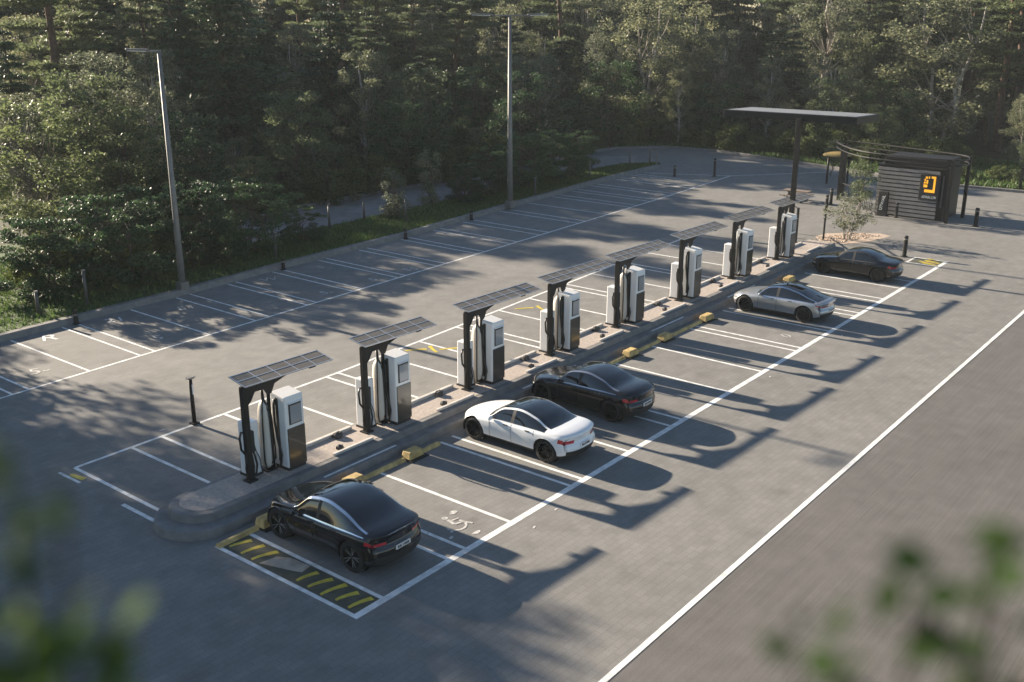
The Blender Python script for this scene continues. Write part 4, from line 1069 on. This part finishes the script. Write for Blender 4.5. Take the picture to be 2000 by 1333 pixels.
# the wood: low towards the lot so that the low sun still reaches the paving
def shade_y(x):
    return float(np.interp(x, [16, 17.5, 19, 25, 27, 50, 52, 57, 59, 65, 67, 72, 74, 90], [20, 30, 37.5, 37, 28, 28, 38, 38, 29, 31, 40, 40, 33, 34]))
def hlimit(x, y): return max(0, (y - shade_y(x) - float(np.interp(y, [64, 72, 85, 120], [0, 12, 18, 24])))*.345)
def zone(x, y):
    r = y/x
    for lim, s in ((1.62, 'far left of the single lamp'), (1.36, 'behind the single lamp'), (1.08, 'right of the single lamp'), (.86, 'left of the double lamp'), (.68, 'right of the double lamp'), (.52, 'behind the far road bend'), (.40, 'behind the flat canopy'), (.29, 'behind the kiosk')):
        if r > lim: return s
    return 'right of the kiosk'
def rank(x, y):
    d = max(0, y-57) if x < 92 else max(0, x-92) if y < 57 else min(y-57, x-92)
    return ('at the wood edge', 'inside the wood', 'deep in the wood')[0 if d < 10 else 1 if d < 26 else 2]
rr = random.Random(21)
SHOW = [(44.2, 82), (73.6, 81.5), (80.2, 82), (80.3, 72), (98, 71), (52.4, 71.5), (107, 31.8), (64.5, 83), (60.5, 68)]
def in_front(x, y):
    for a, b in SHOW:
        d = math.hypot(a, b); ux, uy = a/d, b/d; t = (x*ux + y*uy); o = abs(-x*uy + y*ux)
        if 0 < d - t < 17 and o < 2.3: return True
    return False
cand = []
yv = 58.5
while yv < 118:
    st = 4.9 if yv < 78 else 5.6; xv = 24.0 + rr.uniform(0, 3)
    while xv < 140:
        cand.append((xv + rr.uniform(-1.5, 1.5), yv + rr.uniform(-1.4, 1.4))); xv += st
    yv += st*.95
xv = 95.0
while xv < 142:
    st = 5.8 if xv < 108 else 6.8; yv = 14.0 + rr.uniform(0, 3)
    while yv < 57:
        cand.append((xv + rr.uniform(-1.5, 1.5) + (0 if yv > 30 else (30-yv)*-.12), yv + rr.uniform(-1.5, 1.5))); yv += st
    xv += st*.95
for x, y in cand:
    r = y/x
    if r > 2.12 or r < .195: continue
    deep = max(0, y-57) if x < 92 else (max(0, x-93) if y < 57 else min(y-57, x-93)+4)
    if x > 92: lim = 22
    else: lim = hlimit(x, y)
    if math.hypot(x, y) > 150 or deep > 58: continue
    if any((x-a)**2 + (y-b)**2 < (2.2 + .05*h)**2 for a, b, h in placed): continue
    q = rr.random()
    if deep < 9: kind = 'birch' if q < .42 else 'broad' if q < .86 else 'spruce'
    elif deep < 20: kind = 'birch' if q < .36 else 'broad' if q < .52 else 'pine' if q < .82 else 'spruce'
    else: kind = 'pine' if q < .56 else 'birch' if q < .74 else 'spruce'
    tgt = (1.18 if x > 92 and deep > 14 else 1)*{'birch': 12.5, 'broad': 9, 'pine': 17.5, 'spruce': 15}[kind]*rr.uniform(.85, 1.15) + min(6, deep*.12)
    if x > 92 and y < 57: tgt *= rr.uniform(.62, 1.12)
    if x > 92 and y < 57 and deep < 6: tgt *= .75
    h = min(tgt*rr.uniform(.75, 1.1), lim*rr.uniform(.62, 1.08)*(1.5 if kind == 'pine' else 1.2 if kind == 'spruce' else 1))
    if in_front(x, y): h = min(h, rr.uniform(2.4, 4.5))
    if h < 3.2: kind, h = 'under', rr.uniform(1.5, 2.6)
    elif h < 6 and kind in ('pine', 'spruce'): kind = 'broad'
    var = rr.randrange(3); K = KINDS[kind][var % len(KINDS[kind])]
    lab = f"{K['desc']} {rank(x, y)} {zone(x, y)}"
    put_tree(kind, var, x, y, h, lab, lab + ', alike', wide=rr.uniform(.95, 1.2)*(1.15 if h < 9 and kind != 'under' else 1))
# the far skyline of the wood
for i in range(46):
    a = math.atan2(1, 1/2.15) + (math.atan2(.17, 1) - math.atan2(1, 1/2.15))*(i + rr.uniform(-.3, .3))/45
    d = rr.uniform(150, 166); x, y = d*math.cos(a), d*math.sin(a); var = rr.randrange(3); kind = ('spruce', 'pine', 'birch')[i % 3]; K = KINDS[kind][var % len(KINDS[kind])]
    lab = f"{K['desc']} on the far skyline of the wood {zone(x, y)}"
    put_tree(kind, var, x, y, rr.uniform(19, 24), lab, lab + ', alike', wide=rr.uniform(.95, 1.15))
# undergrowth along the edges of the wood
k = 0
edge = [(x, 57.6 + 1.2*math.sin(x)) for x in np.arange(36, 82, 2.6)] + [(92.6 + .02*(y-40)**2*.1 + .8*math.sin(y*2), y) for y in np.arange(26, 58, 2.5)] + [(88.5 + .6*math.sin(y), y) for y in np.arange(14.5, 25, 2.4)]
edge += [(x, 50.5 + 3*math.sin(x*1.7)) for x in np.arange(24.5, 35, 2.2)]
for x, y in edge:
    x += rr.uniform(-.6, .6); y += rr.uniform(-.5, .5); h = min(rr.uniform(1.5, 2.8), max(1.2, hlimit(x, y))) if x < 90 else rr.uniform(1.4, 3)
    K = KINDS['under'][k % 2]; lab = f"{K['desc']} {'in the verge' if y < 56 and x < 36 else 'at the wood edge'} {zone(x, y)}"
    tree('under', k, x, y, h, lab, lab + ', alike'); k += 1
# trees outside the frame on the left: they throw the shade over the near corner
for i, (x, y, h) in enumerate((x_ - 2.1, y_ + .6, h_*1.05) for x_, y_, h_ in ((13.2, 47, 11.2), (12.8, 55, 14.0), (9, 50, 12.6), (5, 55, 14.2), (4, 47, 11.5), (0, 52, 13), (-5, 55, 14.5), (8.5, 58, 15), (14.0, 41.5 + 8, 12.3), (13.4, 60, 15.4), (9.5, 44.5, 9.6), (3, 60, 15.6), (-2, 46.5, 11), (6.5, 52, 13.2), (11, 53, 13.4), (2.5, 51, 12.6), (-4, 50, 12.5), (11.2, 49, 12.2), (7, 47, 11.3), (0.5, 57, 15), (6, 61, 16))):
    tree('broad', 1, x, y, h, f'dense broadleaf tree left of the picture that shades the near corner', 'shade trees left of the picture', wide=1.12)

# grass on the verges (nobody could count it)
def blades(n, region, hmin, hmax, seed, zf):
    rs = np.random.RandomState(seed); pts = []
    while len(pts) < n:
        x, y = region(rs)
        pts.append((x, y, zf))
    p = np.array(pts); h = rs.uniform(hmin, hmax, n); a = rs.uniform(0, 6.28, n); ln = rs.normal(size=(n, 2))*.35
    wv = np.stack([np.cos(a), np.sin(a), np.zeros(n)], 1)*(h*.22)[:, None]
    tip = p + np.stack([ln[:, 0]*h, ln[:, 1]*h, h], 1)
    v = np.stack([p - wv, p + wv, tip], 1).reshape(-1, 3)
    me = bpy.data.meshes.new('grass'); me.vertices.add(3*n); me.vertices.foreach_set('co', v.astype(np.float32).ravel())
    me.loops.add(3*n); me.loops.foreach_set('vertex_index', np.arange(3*n, dtype=np.int32))
    me.polygons.add(n); me.polygons.foreach_set('loop_start', np.arange(0, 3*n, 3, dtype=np.int32)); me.materials.append(M['grass']); me.update(calc_edges=True)
    o = bpy.data.objects.new('grass', me); COL.objects.link(o); tag(o, kind='stuff'); return o
def reg1(rs):
    x = rs.uniform(18, 79.2); y0 = yk(x) + .45; y1 = float(np.interp(x, [18, 34, 36, 45, 57, 70, 77, 79.3], [56, 56, 49, 49.2, 49.6, 49.9, 49.3, 47.2]))
    return x, rs.uniform(y0, max(y1, y0 + .3))
blades(60000, reg1, .07, .22, 5, .2)
def reg2(rs):
    while True:
        x, y = rs.uniform(84.8, 100), rs.uniform(14, 57)
        if x > float(np.interp(y, [14, 23.5, 36.3, 47.5, 52.9, 57], [85.1, 84.9, 88.4, 91.6, 90.8, 87])): return x, y
blades(26000, reg2, .12, .5, 6, .05)

# leafy tree tops right below the camera; only their highest twigs reach into the picture
def near_tree(loc, tips, seed, label, zc):
    loc = (loc[0]*.6, loc[1]*.6); zc = 13.5 - (13.5-zc)*.78; tips = [(a*.6, b*.6, 13.5 - (13.5-c)*.6) for a, b, c in tips]
    rs = np.random.RandomState(seed); t = empty('broadleaf_tree', (loc[0], loc[1], 0))
    tb = MB(); tb.tube([(0, 0, -.1), (.1, .05, 4), (-.05, 0, 8), (0, 0, zc)], [.2, .16, .1, .05], 10)
    tips = [np.array((a - loc[0], b - loc[1], c)) for a, b, c in tips]; hub = np.array((0, 0, zc))
    for p in tips[::2]: tb.tube([hub, (hub+p)/2 + np.array((0, 0, -.1)), p], [.016, .009, .003], 5)
    tb.build('trunk', M['twig'], t, smooth=True)
    cen = []
    for p in tips:
        cen.append(p + rs.normal(size=(3, 3))*np.array((.026, .026, .022)))
    lo = rs.normal(size=(2600, 3)); lo /= np.linalg.norm(lo, axis=1)[:, None]; lo *= (rs.rand(2600)**.4)[:, None]*np.array((.95, .95, 1.7)); lo += np.array((0, 0, zc - 1.75))
    cen = np.concatenate(cen + [lo])
    o = bpy.data.objects.new('crown', kite_mesh('crown', cen, .058, .66, 1.2, M['front'], rs, .2)); COL.objects.link(o); o.parent = t
    tag(t, label, 'broadleaf tree')
LT = [(0.74, 1.71, 12.77), (0.74, 1.66, 12.66), (0.79, 1.65, 12.7), (0.7, 1.64, 12.59), (0.77, 1.53, 12.46), (0.72, 1.53, 12.44), (0.68, 1.6, 12.51), (0.63, 1.58, 12.45), (0.67, 1.54, 12.42), (0.76, 1.5, 12.42), (0.66, 1.62, 12.54)]
RT = [(1.71, 0.65, 12.27), (1.75, 0.61, 12.32), (1.73, 0.57, 12.26), (1.75, 0.52, 12.27), (1.87, 0.49, 12.42), (1.83, 0.43, 12.35), (1.83, 0.39, 12.34), (1.91, 0.41, 12.5), (1.91, 0.37, 12.47), (1.94, 0.34, 12.52), (1.89, 0.34, 12.43), (1.83, 0.32, 12.32), (1.85, 0.28, 12.34)]
near_tree((.45, 1.25), LT, 31, 'blurred green leaves of a tree top close to the camera, lower left corner', 11.9)
near_tree((1.45, .35), RT, 32, 'blurred green leaves of a tree top close to the camera, lower right corner', 11.75)

# ------------------------------------------------------------------ haze
HAZE = .00026
if HAZE:
    h = MB(); h.box((70, 60, 14.0), (520, 420, 30.2)); hz = h.build('haze', [])
    hm = bpy.data.materials.new('haze'); hm.use_nodes = True; nt = hm.node_tree
    nt.nodes.remove(nt.nodes['Principled BSDF'])
    pv = nt.nodes.new('ShaderNodeVolumePrincipled'); pv.inputs['Color'].default_value = (.80, .86, .88, 1); pv.inputs['Density'].default_value = HAZE; pv.inputs['Anisotropy'].default_value = 0
    nt.links.new(pv.outputs[0], nt.nodes['Material Output'].inputs['Volume'])
    hz.data.materials.append(hm); hz['kind'] = 'stuff'
S.cycles.use_denoising = True
S.cycles.max_bounces = 8; S.cycles.diffuse_bounces = 3; S.cycles.transparent_max_bounces = 8; S.cycles.volume_bounces = 0
S.cycles.sample_clamp_indirect = 6
